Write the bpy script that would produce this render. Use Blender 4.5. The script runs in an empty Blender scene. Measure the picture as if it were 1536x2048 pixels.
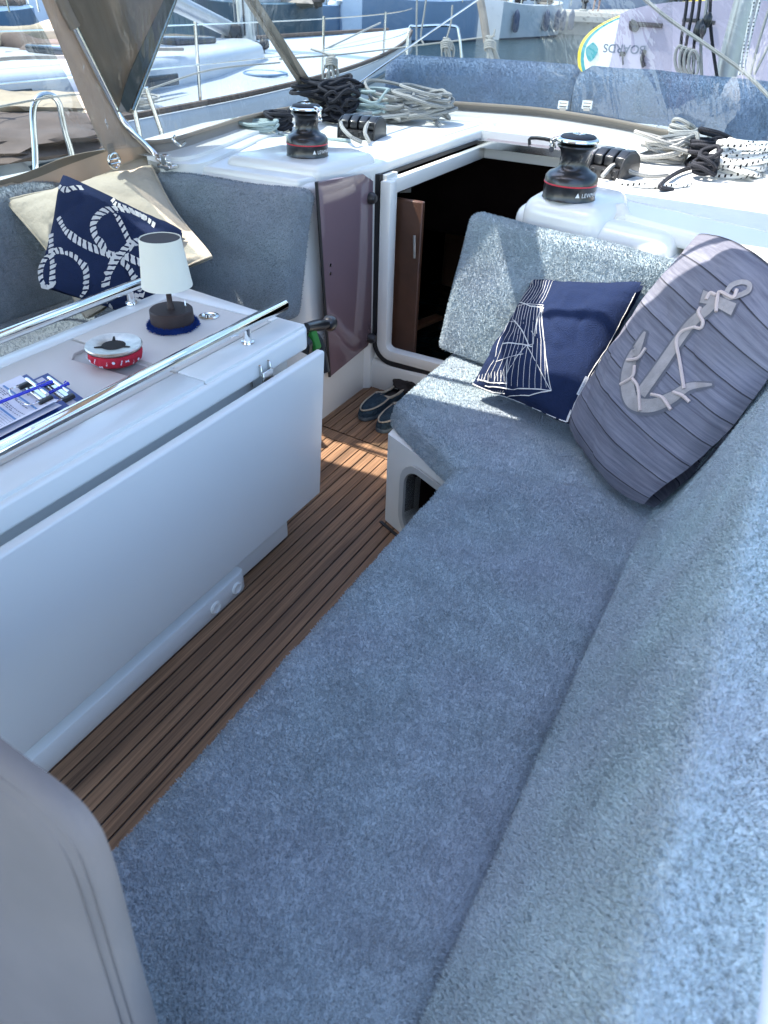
import bpy, bmesh, math, random
import numpy as np
from mathutils import Vector, Matrix, noise
random.seed(7)
R = math.radians
V = Vector
C = bpy.context.scene.collection
sc = bpy.context.scene

# ------------------------------------------------------------------ camera
Fw = V((0.491, -0.510, 0.707)).normalized()
_a, _b, _m, _f = 987.0, -1024.0, 0.036, 1420.0
_t = (-_f*_f - _b*_b + _m*_a*_b) / (_a + _m*_b)
Fw = V((_a, _b, _f)).normalized()
Tw = -V((_t, _b + _m*(_t - _a), _f)).normalized()
Uw = Tw.cross(Fw)
RM = Matrix((Tw, Fw, Uw))                      # camera vector (x right, y down, z ahead) -> world
EYE = V((0, 0, 1.5))
cam = bpy.data.cameras.new('camera')
cam_ob = bpy.data.objects.new('camera', cam); C.objects.link(cam_ob)
cx_, cy_, cz_ = RM @ V((1, 0, 0)), RM @ V((0, -1, 0)), RM @ V((0, 0, -1))
M = Matrix((cx_, cy_, cz_)).transposed().to_4x4(); M.translation = EYE
cam_ob.matrix_world = M
cam.sensor_fit = 'HORIZONTAL'; cam.sensor_width = 36; cam.lens = 36*_f/1536
cam.clip_start = 0.02; cam.clip_end = 2000
cam.dof.use_dof = True; cam.dof.focus_distance = 2.3; cam.dof.aperture_fstop = 9
sc.camera = cam_ob

# ------------------------------------------------------------------ sky, sun, exposure
SUN_EL, SUN_AZ = R(60), None
sun_travel = V((0.50, 0.20, -1.0)).normalized()       # light travels to starboard and slightly forward
SUN_EL = math.asin(-sun_travel.z)
tosun = -sun_travel
w = bpy.data.worlds.new('World'); sc.world = w; w.use_nodes = True
nt = w.node_tree
sky = nt.nodes.new('ShaderNodeTexSky'); sky.sky_type = 'NISHITA'; sky.sun_disc = False
sky.sun_elevation = SUN_EL
sky.sun_rotation = math.atan2(tosun.x, tosun.y)
sky.air_density = 1.0; sky.dust_density = 1.0; sky.ozone_density = 0.4
nt.links.new(sky.outputs[0], nt.nodes['Background'].inputs[0])
nt.nodes['Background'].inputs[1].default_value = 0.15
sl = bpy.data.lights.new('sun', 'SUN'); sl.energy = 2.4; sl.angle = R(0.53); sl.color = (1, 0.95, 0.86)
so = bpy.data.objects.new('sun', sl); C.objects.link(so)
so.rotation_euler = sun_travel.to_track_quat('-Z', 'Y').to_euler()
so.location = (0, 0, 10)
sc.view_settings.view_transform = 'Standard'; sc.view_settings.look = 'None'
sc.view_settings.gamma = 1; sc.view_settings.exposure = 2.42
sc.render.engine = 'CYCLES'
sc.cycles.use_denoising = True
sc.cycles.max_bounces = 8; sc.cycles.transparent_max_bounces = 16
sc.cycles.caustics_reflective = False; sc.cycles.caustics_refractive = False

# ------------------------------------------------------------------ measuring helpers: a sight line met with a real plane
def _ray(u, v): return RM @ V((u - 768, v - 1024, _f))
def az(u, v, z): d = _ray(u, v); return EYE + d*((z - EYE.z)/d.z)
def ax(u, v, x): d = _ray(u, v); return EYE + d*((x - EYE.x)/d.x)
def ay(u, v, y): d = _ray(u, v); return EYE + d*((y - EYE.y)/d.y)
def ap(u, v, p, n): d = _ray(u, v); n = V(n); return EYE + d*((V(p) - EYE).dot(n)/d.dot(n))

# ------------------------------------------------------------------ materials
def mat(name):
    m = bpy.data.materials.new(name); m.use_nodes = True
    return m, m.node_tree, m.node_tree.nodes['Principled BSDF']
def N(nt, t, **k):
    n = nt.nodes.new(t)
    for a, b in k.items():
        if a[0] == '_': n.inputs[a[1:].replace('_', ' ')].default_value = b
        else: setattr(n, a, b)
    return n
def simple(name, col, rough=0.5, metal=0.0, spec=0.5, bump=0, bscale=50, var=0, vscale=8, coat=0, coord='Object'):
    m, t, p = mat(name)
    p.inputs['Base Color'].default_value = (*col, 1); p.inputs['Roughness'].default_value = rough
    p.inputs['Metallic'].default_value = metal; p.inputs['Specular IOR Level'].default_value = spec
    p.inputs['Coat Weight'].default_value = coat; p.inputs['Coat Roughness'].default_value = 0.08
    tc = N(t, 'ShaderNodeTexCoord')
    if var:
        n = N(t, 'ShaderNodeTexNoise', _Scale=vscale, _Detail=6.0, _Roughness=.6)
        t.links.new(tc.outputs[coord], n.inputs['Vector'])
        r = N(t, 'ShaderNodeMapRange'); r.inputs['From Min'].default_value = .3; r.inputs['From Max'].default_value = .7
        r.inputs['To Min'].default_value = 1-var; r.inputs['To Max'].default_value = 1+var*.5
        t.links.new(n.outputs[0], r.inputs[0])
        x = N(t, 'ShaderNodeMix', data_type='RGBA', blend_type='MULTIPLY'); x.inputs[0].default_value = 1
        x.inputs[6].default_value = (*col, 1); t.links.new(r.outputs[0], x.inputs[7])
        t.links.new(x.outputs[2], p.inputs['Base Color'])
        if not metal:
            rr = N(t, 'ShaderNodeMapRange'); rr.inputs['To Min'].default_value = max(0, rough-.12); rr.inputs['To Max'].default_value = rough+.12
            t.links.new(n.outputs[0], rr.inputs[0]); t.links.new(rr.outputs[0], p.inputs['Roughness'])
    if bump:
        n = N(t, 'ShaderNodeTexNoise', _Scale=bscale, _Detail=3.0)
        t.links.new(tc.outputs[coord], n.inputs['Vector'])
        b = N(t, 'ShaderNodeBump', _Strength=bump, _Distance=.01)
        t.links.new(n.outputs[0], b.inputs['Height']); t.links.new(b.outputs[0], p.inputs['Normal'])
    return m
gelcoat = simple('gelcoat', (.74, .735, .70), .25, coat=.4, bump=.02, bscale=6)
gel_table = simple('table_gelcoat', (.78, .80, .78), .32, coat=.25)
gel_nonskid = simple('nonskid', (.72, .72, .69), .6, bump=.25, bscale=420, var=.05, vscale=30)
gel_grey = simple('grey_plastic', (.42, .43, .42), .4)
steel = simple('stainless', (.72, .71, .68), .13, 1.0, var=.1, vscale=20)
chrome = simple('chrome', (.85, .84, .82), .06, 1.0)
black_gloss = simple('black_alu', (.012, .013, .016), .28, .0, coat=.3)
black_plastic = simple('black_plastic', (.018, .018, .02), .38, bump=.05, bscale=300)
rubber = simple('rubber', (.01, .01, .012), .55)
red_ring = simple('red_ring', (.55, .03, .05), .35)
print_white = simple('white_print', (.75, .75, .75), .6)
canvas = simple('canvas', (.44, .375, .31), .85, bump=.5, bscale=600, var=.10, vscale=6)
_t = canvas.node_tree; _p = _t.nodes['Principled BSDF']; _m = _t.nodes.new('ShaderNodeMixShader'); _m.inputs[0].default_value = .42
_q = _t.nodes.new('ShaderNodeBsdfTranslucent'); _q.inputs[0].default_value = (.50, .43, .37, 1)
_t.links.new(_p.outputs[0], _m.inputs[1]); _t.links.new(_q.outputs[0], _m.inputs[2]); _t.links.new(_m.outputs[0], _t.nodes['Material Output'].inputs[0])
canvas_strip = simple('canvas_binding', (.25, .225, .20), .8, bump=.3, bscale=500, var=.08)
tan_cover = simple('tan_cover', (.45, .35, .24), .85, bump=.6, bscale=12, var=.2, vscale=4)
brown_cover = simple('brown_cover', (.14, .10, .08), .85, bump=.6, bscale=10, var=.3, vscale=5)
grey_cover = simple('helm_fabric', (.185, .162, .152), .9, bump=.15, bscale=700, var=.10, vscale=9)
dark_wood = simple('cabin_wood', (.095, .042, .024), .45, var=.35, vscale=6)
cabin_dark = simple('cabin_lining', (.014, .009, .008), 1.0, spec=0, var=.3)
leather = simple('leather', (.42, .20, .11), .5, bump=.2, bscale=90)
cream = simple('cream_velvet', (.42, .37, .29), .8, bump=.35, bscale=60, var=.10, vscale=9)
bronze = simple('dark_bronze', (.035, .02, .018), .55, var=.4, vscale=30)
shade_cloth = simple('lamp_cloth', (.74, .72, .62), .9, bump=.2, bscale=400)
felt_blue = simple('blue_felt', (.015, .075, .40), .95, bump=1.0, bscale=500)
red_cloth = simple('red_cloth', (.50, .012, .035), .85, bump=.4, bscale=60)
paper = simple('paper', (.72, .72, .80), .8)
ink = simple('ink', (.08, .10, .16), .8)
ink_blue = simple('blue_ink', (.12, .25, .48), .8)
board_blue = simple('clipboard_blue', (.02, .055, .25), .4)
pen_blue = simple('pen_blue', (.01, .02, .50), .25, coat=.5)
green = simple('green_nylon', (.03, .20, .03), .6)
shoe_blue = simple('shoe_denim', (.045, .085, .12), .85, bump=.8, bscale=130, var=.35, vscale=30)
shoe_trim = simple('shoe_fleece', (.42, .37, .29), .95, bump=1, bscale=200)
shoe_sole = simple('shoe_sole', (.10, .13, .15), .6, bump=.4, bscale=80, var=.3, vscale=20)
dark_cloth = simple('dark_cloth', (.02, .016, .016), .9, bump=.6, bscale=30)
navy = simple('navy_cloth', (.012, .022, .062), .95, spec=.2, bump=.6, bscale=350, var=.12, vscale=60)
embroid = simple('embroidery', (.55, .54, .52), .9, bump=.5, bscale=250)
anchor_wood = simple('anchor_print', (.31, .28, .27), .85, bump=.2, bscale=200, var=.28, vscale=22)
anchor_rope = simple('rope_print', (.52, .42, .38), .9, bump=.2, bscale=200)
board_white = simple('sup_white', (.75, .76, .74), .4)
board_yellow = simple('sup_yellow', (.75, .55, .02), .5)
board_teal = simple('sup_teal', (.02, .28, .30), .5)
board_lilac = simple('sup_pad', (.40, .36, .45), .7)
hull_white = simple('hull_white', (.55, .58, .62), .3, var=.08, vscale=1)
hull_blue = simple('hull_blue', (.17, .27, .40), .35, var=.12, vscale=.6)
hull_teal = simple('hull_teal', (.03, .09, .13), .35, var=.2, vscale=.6)
anti_foul = simple('antifouling', (.02, .04, .07), .7, var=.3, vscale=2)
concrete = simple('concrete', (.42, .39, .35), .9, bump=.5, bscale=3, var=.3, vscale=1)
alu = simple('mast_alu', (.55, .56, .57), .35, .7)
wood_grey = simple('boom_wood', (.40, .33, .27), .7, var=.3)
window_dark = simple('window_glass', (.02, .03, .04), .1)

def terry_mat(name, col, dark=.74):
    m, t, p = mat(name)
    p.inputs['Roughness'].default_value = .95; p.inputs['Specular IOR Level'].default_value = .15
    p.inputs['Sheen Weight'].default_value = .35; p.inputs['Sheen Roughness'].default_value = .5
    tc = N(t, 'ShaderNodeTexCoord')
    n = N(t, 'ShaderNodeTexNoise', _Scale=290.0, _Detail=4.0, _Roughness=.6, _Distortion=.6)
    n2 = N(t, 'ShaderNodeTexNoise', _Scale=9.0, _Detail=5.0, _Roughness=.6)
    n3 = N(t, 'ShaderNodeTexNoise', _Scale=3.0, _Detail=2.0)
    for q in (n, n2, n3): t.links.new(tc.outputs['Object'], q.inputs['Vector'])
    cr = N(t, 'ShaderNodeValToRGB')
    cr.color_ramp.elements[0].position = .34; cr.color_ramp.elements[0].color = (*[c*dark for c in col], 1)
    cr.color_ramp.elements[1].position = .6; cr.color_ramp.elements[1].color = (*[min(1, c*1.22) for c in col], 1)
    t.links.new(n.outputs[0], cr.inputs[0])
    mr = N(t, 'ShaderNodeMapRange'); mr.inputs['From Min'].default_value = .3; mr.inputs['From Max'].default_value = .7
    mr.inputs['To Min'].default_value = .78; mr.inputs['To Max'].default_value = 1.1
    t.links.new(n2.outputs[0], mr.inputs[0])
    x = N(t, 'ShaderNodeMix', data_type='RGBA', blend_type='MULTIPLY'); x.inputs[0].default_value = 1
    t.links.new(cr.outputs[0], x.inputs[6]); t.links.new(mr.outputs[0], x.inputs[7])
    h = N(t, 'ShaderNodeMix', data_type='RGBA', blend_type='MIX')
    h.inputs[7].default_value = (col[0]*1.12, col[1]*.96, col[2]*1.08, 1)
    mr2 = N(t, 'ShaderNodeMapRange'); mr2.inputs['From Min'].default_value = .4; mr2.inputs['From Max'].default_value = .65; mr2.inputs['To Max'].default_value = .35
    t.links.new(n3.outputs[0], mr2.inputs[0]); t.links.new(mr2.outputs[0], h.inputs[0]); t.links.new(x.outputs[2], h.inputs[6])
    t.links.new(h.outputs[2], p.inputs['Base Color'])
    b = N(t, 'ShaderNodeBump', _Strength=.9, _Distance=.004)
    t.links.new(n.outputs[0], b.inputs['Height']); t.links.new(b.outputs[0], p.inputs['Normal'])
    return m
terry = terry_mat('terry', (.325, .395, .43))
terry_back_lit = terry_mat('terry_back_lit', (.39, .48, .50))  # same towelling in a lighter colour, painting in the backrest's brighter lit face
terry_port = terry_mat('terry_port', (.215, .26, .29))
terry_deck = terry_mat('terry_deck', (.14, .21, .31))

def teak_mat():
    m, t, p = mat('teak')
    tc = N(t, 'ShaderNodeTexCoord'); mp = N(t, 'ShaderNodeMapping'); mp.inputs['Scale'].default_value = (170, 3.0, 1)
    t.links.new(tc.outputs['Object'], mp.inputs[0])
    n = N(t, 'ShaderNodeTexNoise', _Scale=1.0, _Detail=5.0, _Roughness=.65); t.links.new(mp.outputs[0], n.inputs['Vector'])
    mp2 = N(t, 'ShaderNodeMapping'); mp2.inputs['Scale'].default_value = (24.7, .8, 1); t.links.new(tc.outputs['Object'], mp2.inputs[0])
    n2 = N(t, 'ShaderNodeTexNoise', _Scale=1.0, _Detail=2.0); t.links.new(mp2.outputs[0], n2.inputs['Vector'])
    cr = N(t, 'ShaderNodeValToRGB')
    e = cr.color_ramp.elements
    e[0].position = .3; e[0].color = (.10, .048, .022, 1); e[1].position = .72; e[1].color = (.33, .185, .10, 1)
    t.links.new(n.outputs[0], cr.inputs[0])
    mr = N(t, 'ShaderNodeMapRange'); mr.inputs['From Min'].default_value = .3; mr.inputs['From Max'].default_value = .7
    mr.inputs['To Min'].default_value = .55; mr.inputs['To Max'].default_value = 1.3
    t.links.new(n2.outputs[0], mr.inputs[0])
    x = N(t, 'ShaderNodeMix', data_type='RGBA', blend_type='MULTIPLY'); x.inputs[0].default_value = 1
    t.links.new(cr.outputs[0], x.inputs[6]); t.links.new(mr.outputs[0], x.inputs[7])
    t.links.new(x.outputs[2], p.inputs['Base Color']); p.inputs['Roughness'].default_value = .6
    b = N(t, 'ShaderNodeBump', _Strength=.7, _Distance=.002)
    t.links.new(n.outputs[0], b.inputs['Height']); t.links.new(b.outputs[0], p.inputs['Normal'])
    return m
teak = teak_mat()

def vinyl_mat(name, haze=.007, fres=.13, bmp=.5, tint=(.43, .49, .505)):
    m, t, p = mat(name); t.nodes.remove(p)
    out = t.nodes['Material Output']
    tr = N(t, 'ShaderNodeBsdfTransparent'); tr.inputs[0].default_value = (*tint, 1)
    gl = N(t, 'ShaderNodeBsdfGlossy', _Roughness=.04); df = N(t, 'ShaderNodeBsdfDiffuse'); df.inputs[0].default_value = (.8, .82, .8, 1)
    tc = N(t, 'ShaderNodeTexCoord')
    mp = N(t, 'ShaderNodeMapping'); mp.inputs['Scale'].default_value = (2.6, 2.6, .9); mp.inputs['Rotation'].default_value = (.3, .5, .2)
    t.links.new(tc.outputs['Object'], mp.inputs[0])
    n = N(t, 'ShaderNodeTexNoise', _Scale=2.4, _Detail=3.0, _Distortion=1.2); t.links.new(mp.outputs[0], n.inputs['Vector'])
    b = N(t, 'ShaderNodeBump', _Strength=bmp, _Distance=.02); t.links.new(n.outputs[0], b.inputs['Height'])
    t.links.new(b.outputs[0], gl.inputs['Normal'])
    lw = N(t, 'ShaderNodeLayerWeight', _Blend=.25); t.links.new(b.outputs[0], lw.inputs['Normal'])
    mr = N(t, 'ShaderNodeMapRange'); mr.inputs['To Min'].default_value = .02; mr.inputs['To Max'].default_value = fres
    t.links.new(lw.outputs['Fresnel'], mr.inputs[0])
    # fine scratches and scuffs, plus reflection streaks painted in as white haze
    mp3 = N(t, 'ShaderNodeMapping'); mp3.inputs['Scale'].default_value = (30, 30, 2.2); mp3.inputs['Rotation'].default_value = (.5, .3, .4)
    t.links.new(tc.outputs['Object'], mp3.inputs[0])
    n3 = N(t, 'ShaderNodeTexNoise', _Scale=1.5, _Detail=2.0); t.links.new(mp3.outputs[0], n3.inputs['Vector'])
    mh = N(t, 'ShaderNodeMapRange'); mh.inputs['From Min'].default_value = .62; mh.inputs['From Max'].default_value = .75
    mh.inputs['To Min'].default_value = haze*.5; mh.inputs['To Max'].default_value = haze*3.5
    t.links.new(n3.outputs[0], mh.inputs[0])
    m1 = N(t, 'ShaderNodeMixShader'); m2 = N(t, 'ShaderNodeMixShader')
    t.links.new(mh.outputs[0], m1.inputs[0]); t.links.new(tr.outputs[0], m1.inputs[1]); t.links.new(df.outputs[0], m1.inputs[2])
    t.links.new(mr.outputs[0], m2.inputs[0]); t.links.new(m1.outputs[0], m2.inputs[1]); t.links.new(gl.outputs[0], m2.inputs[2])
    t.links.new(m2.outputs[0], out.inputs[0])
    return m
vinyl = vinyl_mat('clear_vinyl')
def tint_mat():
    m, t, p = mat('tinted_acrylic')
    p.inputs['Base Color'].default_value = (.17, .115, .13, 1); p.inputs['Roughness'].default_value = .07
    p.inputs['Specular IOR Level'].default_value = .7
    return m
tinted = tint_mat()

def water_mat():
    m, t, p = mat('harbour_water')
    p.inputs['Base Color'].default_value = (.004, .026, .032, 1); p.inputs['Roughness'].default_value = .12; p.inputs['Specular IOR Level'].default_value = .3
    tc = N(t, 'ShaderNodeTexCoord'); mp = N(t, 'ShaderNodeMapping'); mp.inputs['Scale'].default_value = (1, 2.2, 1)
    t.links.new(tc.outputs['Object'], mp.inputs[0])
    n = N(t, 'ShaderNodeTexNoise', _Scale=1.3, _Detail=6.0, _Roughness=.6, _Distortion=.5); t.links.new(mp.outputs[0], n.inputs['Vector'])
    b = N(t, 'ShaderNodeBump', _Strength=1.0, _Distance=.35)
    t.links.new(n.outputs[0], b.inputs['Height']); t.links.new(b.outputs[0], p.inputs['Normal'])
    return m
water_m = water_mat()

def rope_mat(name, col, col2=None, mode='braid', fr=(300, 8)):
    m, t, p = mat(name); p.inputs['Roughness'].default_value = .8; p.inputs['Specular IOR Level'].default_value = .25
    uv = N(t, 'ShaderNodeUVMap'); sp = N(t, 'ShaderNodeSeparateXYZ'); t.links.new(uv.outputs[0], sp.inputs[0])
    def mth(op, a, b=None):
        n = N(t, 'ShaderNodeMath', operation=op)
        for i, q in enumerate((a, b)):
            if q is None: continue
            if isinstance(q, (int, float)): n.inputs[i].default_value = q
            else: t.links.new(q, n.inputs[i])
        return n.outputs[0]
    u, v = sp.outputs[0], sp.outputs[1]
    s1 = mth('SINE', mth('ADD', mth('MULTIPLY', u, fr[0]*2), mth('MULTIPLY', v, 6.2832*3)))
    s2 = mth('SINE', mth('SUBTRACT', mth('MULTIPLY', u, fr[0]*2), mth('MULTIPLY', v, 6.2832*3)))
    h = mth('MULTIPLY', s1, s2)
    b = N(t, 'ShaderNodeBump', _Strength=.5, _Distance=.002); t.links.new(h, b.inputs['Height']); t.links.new(b.outputs[0], p.inputs['Normal'])
    x = N(t, 'ShaderNodeMix', data_type='RGBA')
    x.inputs[6].default_value = (*col, 1); x.inputs[7].default_value = (*(col2 or [c*.55 for c in col]), 1)
    if mode == 'fleck':
        g = mth('MULTIPLY', mth('GREATER_THAN', mth('SINE', mth('MULTIPLY', u, fr[0])), .45),
                mth('GREATER_THAN', mth('SINE', mth('ADD', mth('MULTIPLY', v, 6.2832*2), mth('MULTIPLY', u, 55))), .25))
        t.links.new(g, x.inputs[0])
    else:
        t.links.new(mth('LESS_THAN', h, -.35), x.inputs[0])
    t.links.new(x.outputs[2], p.inputs['Base Color'])
    return m
rope_grey = rope_mat('rope_grey', (.34, .34, .325), (.14, .14, .135))
rope_teal = rope_mat('rope_teal', (.36, .44, .43), (.20, .27, .28))
rope_black = rope_mat('rope_black', (.012, .013, .018), (.05, .05, .06))
rope_black_w = rope_mat('rope_black_fleck', (.015, .015, .018), (.55, .55, .55), 'fleck', (500, 8))
rope_white = rope_mat('rope_white_fleck', (.72, .72, .70), (.012, .012, .015), 'fleck', (330, 8))
rope_plain = rope_mat('rope_plain', (.46, .44, .40), (.24, .23, .21))

def plank_print():
    m, t, p = mat('plank_print'); p.inputs['Roughness'].default_value = .85; p.inputs['Specular IOR Level'].default_value = .2
    uv = N(t, 'ShaderNodeUVMap'); sp = N(t, 'ShaderNodeSeparateXYZ'); t.links.new(uv.outputs[0], sp.inputs[0])
    mp = N(t, 'ShaderNodeMapping'); mp.inputs['Scale'].default_value = (1.6, 40, 1); t.links.new(uv.outputs[0], mp.inputs[0])
    n = N(t, 'ShaderNodeTexNoise', _Scale=1.6, _Detail=6.0, _Roughness=.65, _Distortion=.5); t.links.new(mp.outputs[0], n.inputs['Vector'])
    cr = N(t, 'ShaderNodeValToRGB'); e = cr.color_ramp.elements
    e[0].position = .3; e[0].color = (.108, .108, .14, 1); e[1].position = .7; e[1].color = (.225, .225, .265, 1)
    t.links.new(n.outputs[0], cr.inputs[0])
    f = N(t, 'ShaderNodeMath', operation='MULTIPLY'); f.inputs[1].default_value = 8.5; t.links.new(sp.outputs[1], f.inputs[0])
    fr = N(t, 'ShaderNodeMath', operation='FRACT'); t.links.new(f.outputs[0], fr.inputs[0])
    cr2 = N(t, 'ShaderNodeValToRGB'); e = cr2.color_ramp.elements
    e[0].position = 0; e[0].color = (.16, .16, .16, 1); e[1].position = .06; e[1].color = (.8, .8, .8, 1)
    q = e.new(.035); q.color = (.3, .3, .3, 1); q = e.new(1); q.color = (1.05, 1.05, 1.05, 1)
    t.links.new(fr.outputs[0], cr2.inputs[0])
    x = N(t, 'ShaderNodeMix', data_type='RGBA', blend_type='MULTIPLY'); x.inputs[0].default_value = 1
    t.links.new(cr.outputs[0], x.inputs[6]); t.links.new(cr2.outputs[0], x.inputs[7]); t.links.new(x.outputs[2], p.inputs['Base Color'])
    n2 = N(t, 'ShaderNodeTexNoise', _Scale=300.0); b = N(t, 'ShaderNodeBump', _Strength=.3, _Distance=.002)
    tc = N(t, 'ShaderNodeTexCoord'); t.links.new(tc.outputs['Object'], n2.inputs['Vector'])
    t.links.new(n2.outputs[0], b.inputs['Height']); t.links.new(b.outputs[0], p.inputs['Normal'])
    return m
plank_print_m = plank_print()

# ------------------------------------------------------------------ mesh helpers
def newbm():
    b = bmesh.new(); b.loops.layers.uv.new('UVMap'); return b
def link(name, me, parent=None):
    o = bpy.data.objects.new(name, me); C.objects.link(o)
    if parent: o.parent = parent
    return o
def obj(name, bm, mats, parent=None, smooth=True):
    bmesh.ops.recalc_face_normals(bm, faces=bm.faces)
    me = bpy.data.meshes.new(name); bm.to_mesh(me); bm.free()
    for m in (mats if isinstance(mats, (list, tuple)) else [mats]): me.materials.append(m)
    if smooth:
        me.shade_smooth()
        try: me.set_sharp_from_angle(angle=R(38))
        except Exception: pass
    return link(name, me, parent)
def thing(name, label, cat, group=None, loc=None):
    o = bpy.data.objects.new(name, None); C.objects.link(o); o.empty_display_size = .05
    o['label'] = label; o['category'] = cat
    if group: o['group'] = group
    return o
def tag(o, label, cat, group=None):
    o['label'] = label; o['category'] = cat
    if group: o['group'] = group
    return o
def struct(o): o['kind'] = 'structure'; return o
def seat_at(root):
    """put the empty's origin at the base of its parts, leaving the parts where they stand"""
    bpy.context.view_layer.update()
    pts = [o.matrix_world @ V(c) for o in root.children_recursive if o.type == 'MESH' for c in o.bound_box]
    if not pts: return root
    mn = V([min(p[i] for p in pts) for i in range(3)]); mx = V([max(p[i] for p in pts) for i in range(3)])
    base = V(((mn.x+mx.x)/2, (mn.y+mx.y)/2, mn.z))
    root.location = base
    for ch in root.children:
        ch.matrix_parent_inverse = Matrix.Translation(-base)
    return root

def poly_prism(bm, pts, z0, z1, mi=0):
    lo = [bm.verts.new((p[0], p[1], z0)) for p in pts]; hi = [bm.verts.new((p[0], p[1], z1)) for p in pts]
    n = len(pts); fs = [bm.faces.new(hi), bm.faces.new(lo[::-1])]
    for i in range(n): fs.append(bm.faces.new((lo[i], lo[(i+1) % n], hi[(i+1) % n], hi[i])))
    for f in fs: f.material_index = mi
    return fs
def hexa(bm, c, mi=0):
    """c: 8 points, bottom 4 then top 4, same order"""
    v = [bm.verts.new(p) for p in c]
    fs = [bm.faces.new([v[i] for i in q]) for q in ((3, 2, 1, 0), (4, 5, 6, 7), (0, 1, 5, 4), (1, 2, 6, 5), (2, 3, 7, 6), (3, 0, 4, 7))]
    for f in fs: f.material_index = mi
    return fs
def box(bm, a, b, mi=0):
    (x0, y0, z0), (x1, y1, z1) = a, b
    return hexa(bm, [(x0, y0, z0), (x1, y0, z0), (x1, y1, z0), (x0, y1, z0), (x0, y0, z1), (x1, y0, z1), (x1, y1, z1), (x0, y1, z1)], mi)
def bevel(bm, w, seg=3, ang=25):
    bmesh.ops.recalc_face_normals(bm, faces=bm.faces)
    es = [e for e in bm.edges if len(e.link_faces) == 2 and e.calc_face_angle(0) > R(ang)]
    bmesh.ops.bevel(bm, geom=es, offset=w, segments=seg, profile=.5, affect='EDGES', clamp_overlap=True)
def smooth_path(pts, n=8, closed=False):
    pts = [V(p) for p in pts]; out = []
    m = len(pts); rng = range(m if closed else m-1)
    for i in rng:
        p0 = pts[(i-1) % m] if (closed or i > 0) else pts[0]*2 - pts[1]
        p1, p2 = pts[i], pts[(i+1) % m]
        p3 = pts[(i+2) % m] if (closed or i+2 < m) else p2*2 - p1
        for k in range(n):
            t = k/n
            out.append(.5*((2*p1) + (p2-p0)*t + (2*p0-5*p1+4*p2-p3)*t*t + (-p0+3*p1-3*p2+p3)*t*t*t))
    if not closed: out.append(pts[-1])
    return out
def tube(bm, pts, r, seg=8, mi=0, closed=False, cap=True):
    pts = [V(p) for p in pts]; n = len(pts); uvl = bm.loops.layers.uv.verify()
    rings = []; up = None; L = 0; Ls = []
    for i, p in enumerate(pts):
        a = pts[i-1] if i else (pts[-1] if closed else pts[0]); b = pts[(i+1) % n] if (closed or i < n-1) else pts[-1]
        d = (b-a)
        if d.length < 1e-9: d = V((0, 0, 1))
        d.normalize()
        if up is None:
            up = d.orthogonal().normalized()
        else:
            up = (up - d*up.dot(d))
            up = up.normalized() if up.length > 1e-6 else d.orthogonal().normalized()
        s = d.cross(up)
        rr = r[i] if isinstance(r, (list, tuple)) else r
        rings.append([bm.verts.new(p + (up*math.cos(t) + s*math.sin(t))*rr) for t in (2*math.pi*k/seg for k in range(seg))])
        if i: L += (p-pts[i-1]).length
        Ls.append(L)
    for i in range(n if closed else n-1):
        A, B = rings[i], rings[(i+1) % n]; l0, l1 = Ls[i], (Ls[i+1] if i+1 < n else L)
        for k in range(seg):
            f = bm.faces.new((A[k], A[(k+1) % seg], B[(k+1) % seg], B[k])); f.material_index = mi
            for lp, uv in zip(f.loops, ((l0, k/seg), (l0, (k+1)/seg), (l1, (k+1)/seg), (l1, k/seg))): lp[uvl].uv = uv
    if cap and not closed:
        bm.faces.new(rings[0][::-1]).material_index = mi; bm.faces.new(rings[-1]).material_index = mi
def lathe(bm, c, prof, seg=40, mi=0, mis=None):
    c = V(c); rings = [[bm.verts.new(c + V((r*math.cos(2*math.pi*k/seg), r*math.sin(2*math.pi*k/seg), z))) for k in range(seg)] for r, z in prof]
    for i in range(len(rings)-1):
        for k in range(seg):
            f = bm.faces.new((rings[i][k], rings[i][(k+1) % seg], rings[i+1][(k+1) % seg], rings[i+1][k])); f.material_index = mis[i] if mis else mi
    bm.faces.new(rings[0][::-1]); bm.faces.new(rings[-1])
def wire(name, pts, r, m, parent=None, n=8, seg=6, closed=False):
    b = newbm(); tube(b, smooth_path(pts, n, closed) if len(pts) > 2 else pts, r, seg, closed=closed); return obj(name, b, m, parent)

def grid_faces(bm, P, nu, nv, uvf=None, mi=0, wrapu=False):
    """P[j][i] rows j"""
    vs = [[bm.verts.new(p) for p in row] for row in P]; uvl = bm.loops.layers.uv.verify()
    for j in range(len(P)-1):
        for i in range(len(P[0])-1):
            f = bm.faces.new((vs[j][i], vs[j][i+1], vs[j+1][i+1], vs[j+1][i])); f.material_index = mi
            for lp, (a, b) in zip(f.loops, ((i, j), (i+1, j), (i+1, j+1), (i, j+1))): lp[uvl].uv = (a/(len(P[0])-1), b/(len(P)-1))
    return vs

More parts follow.
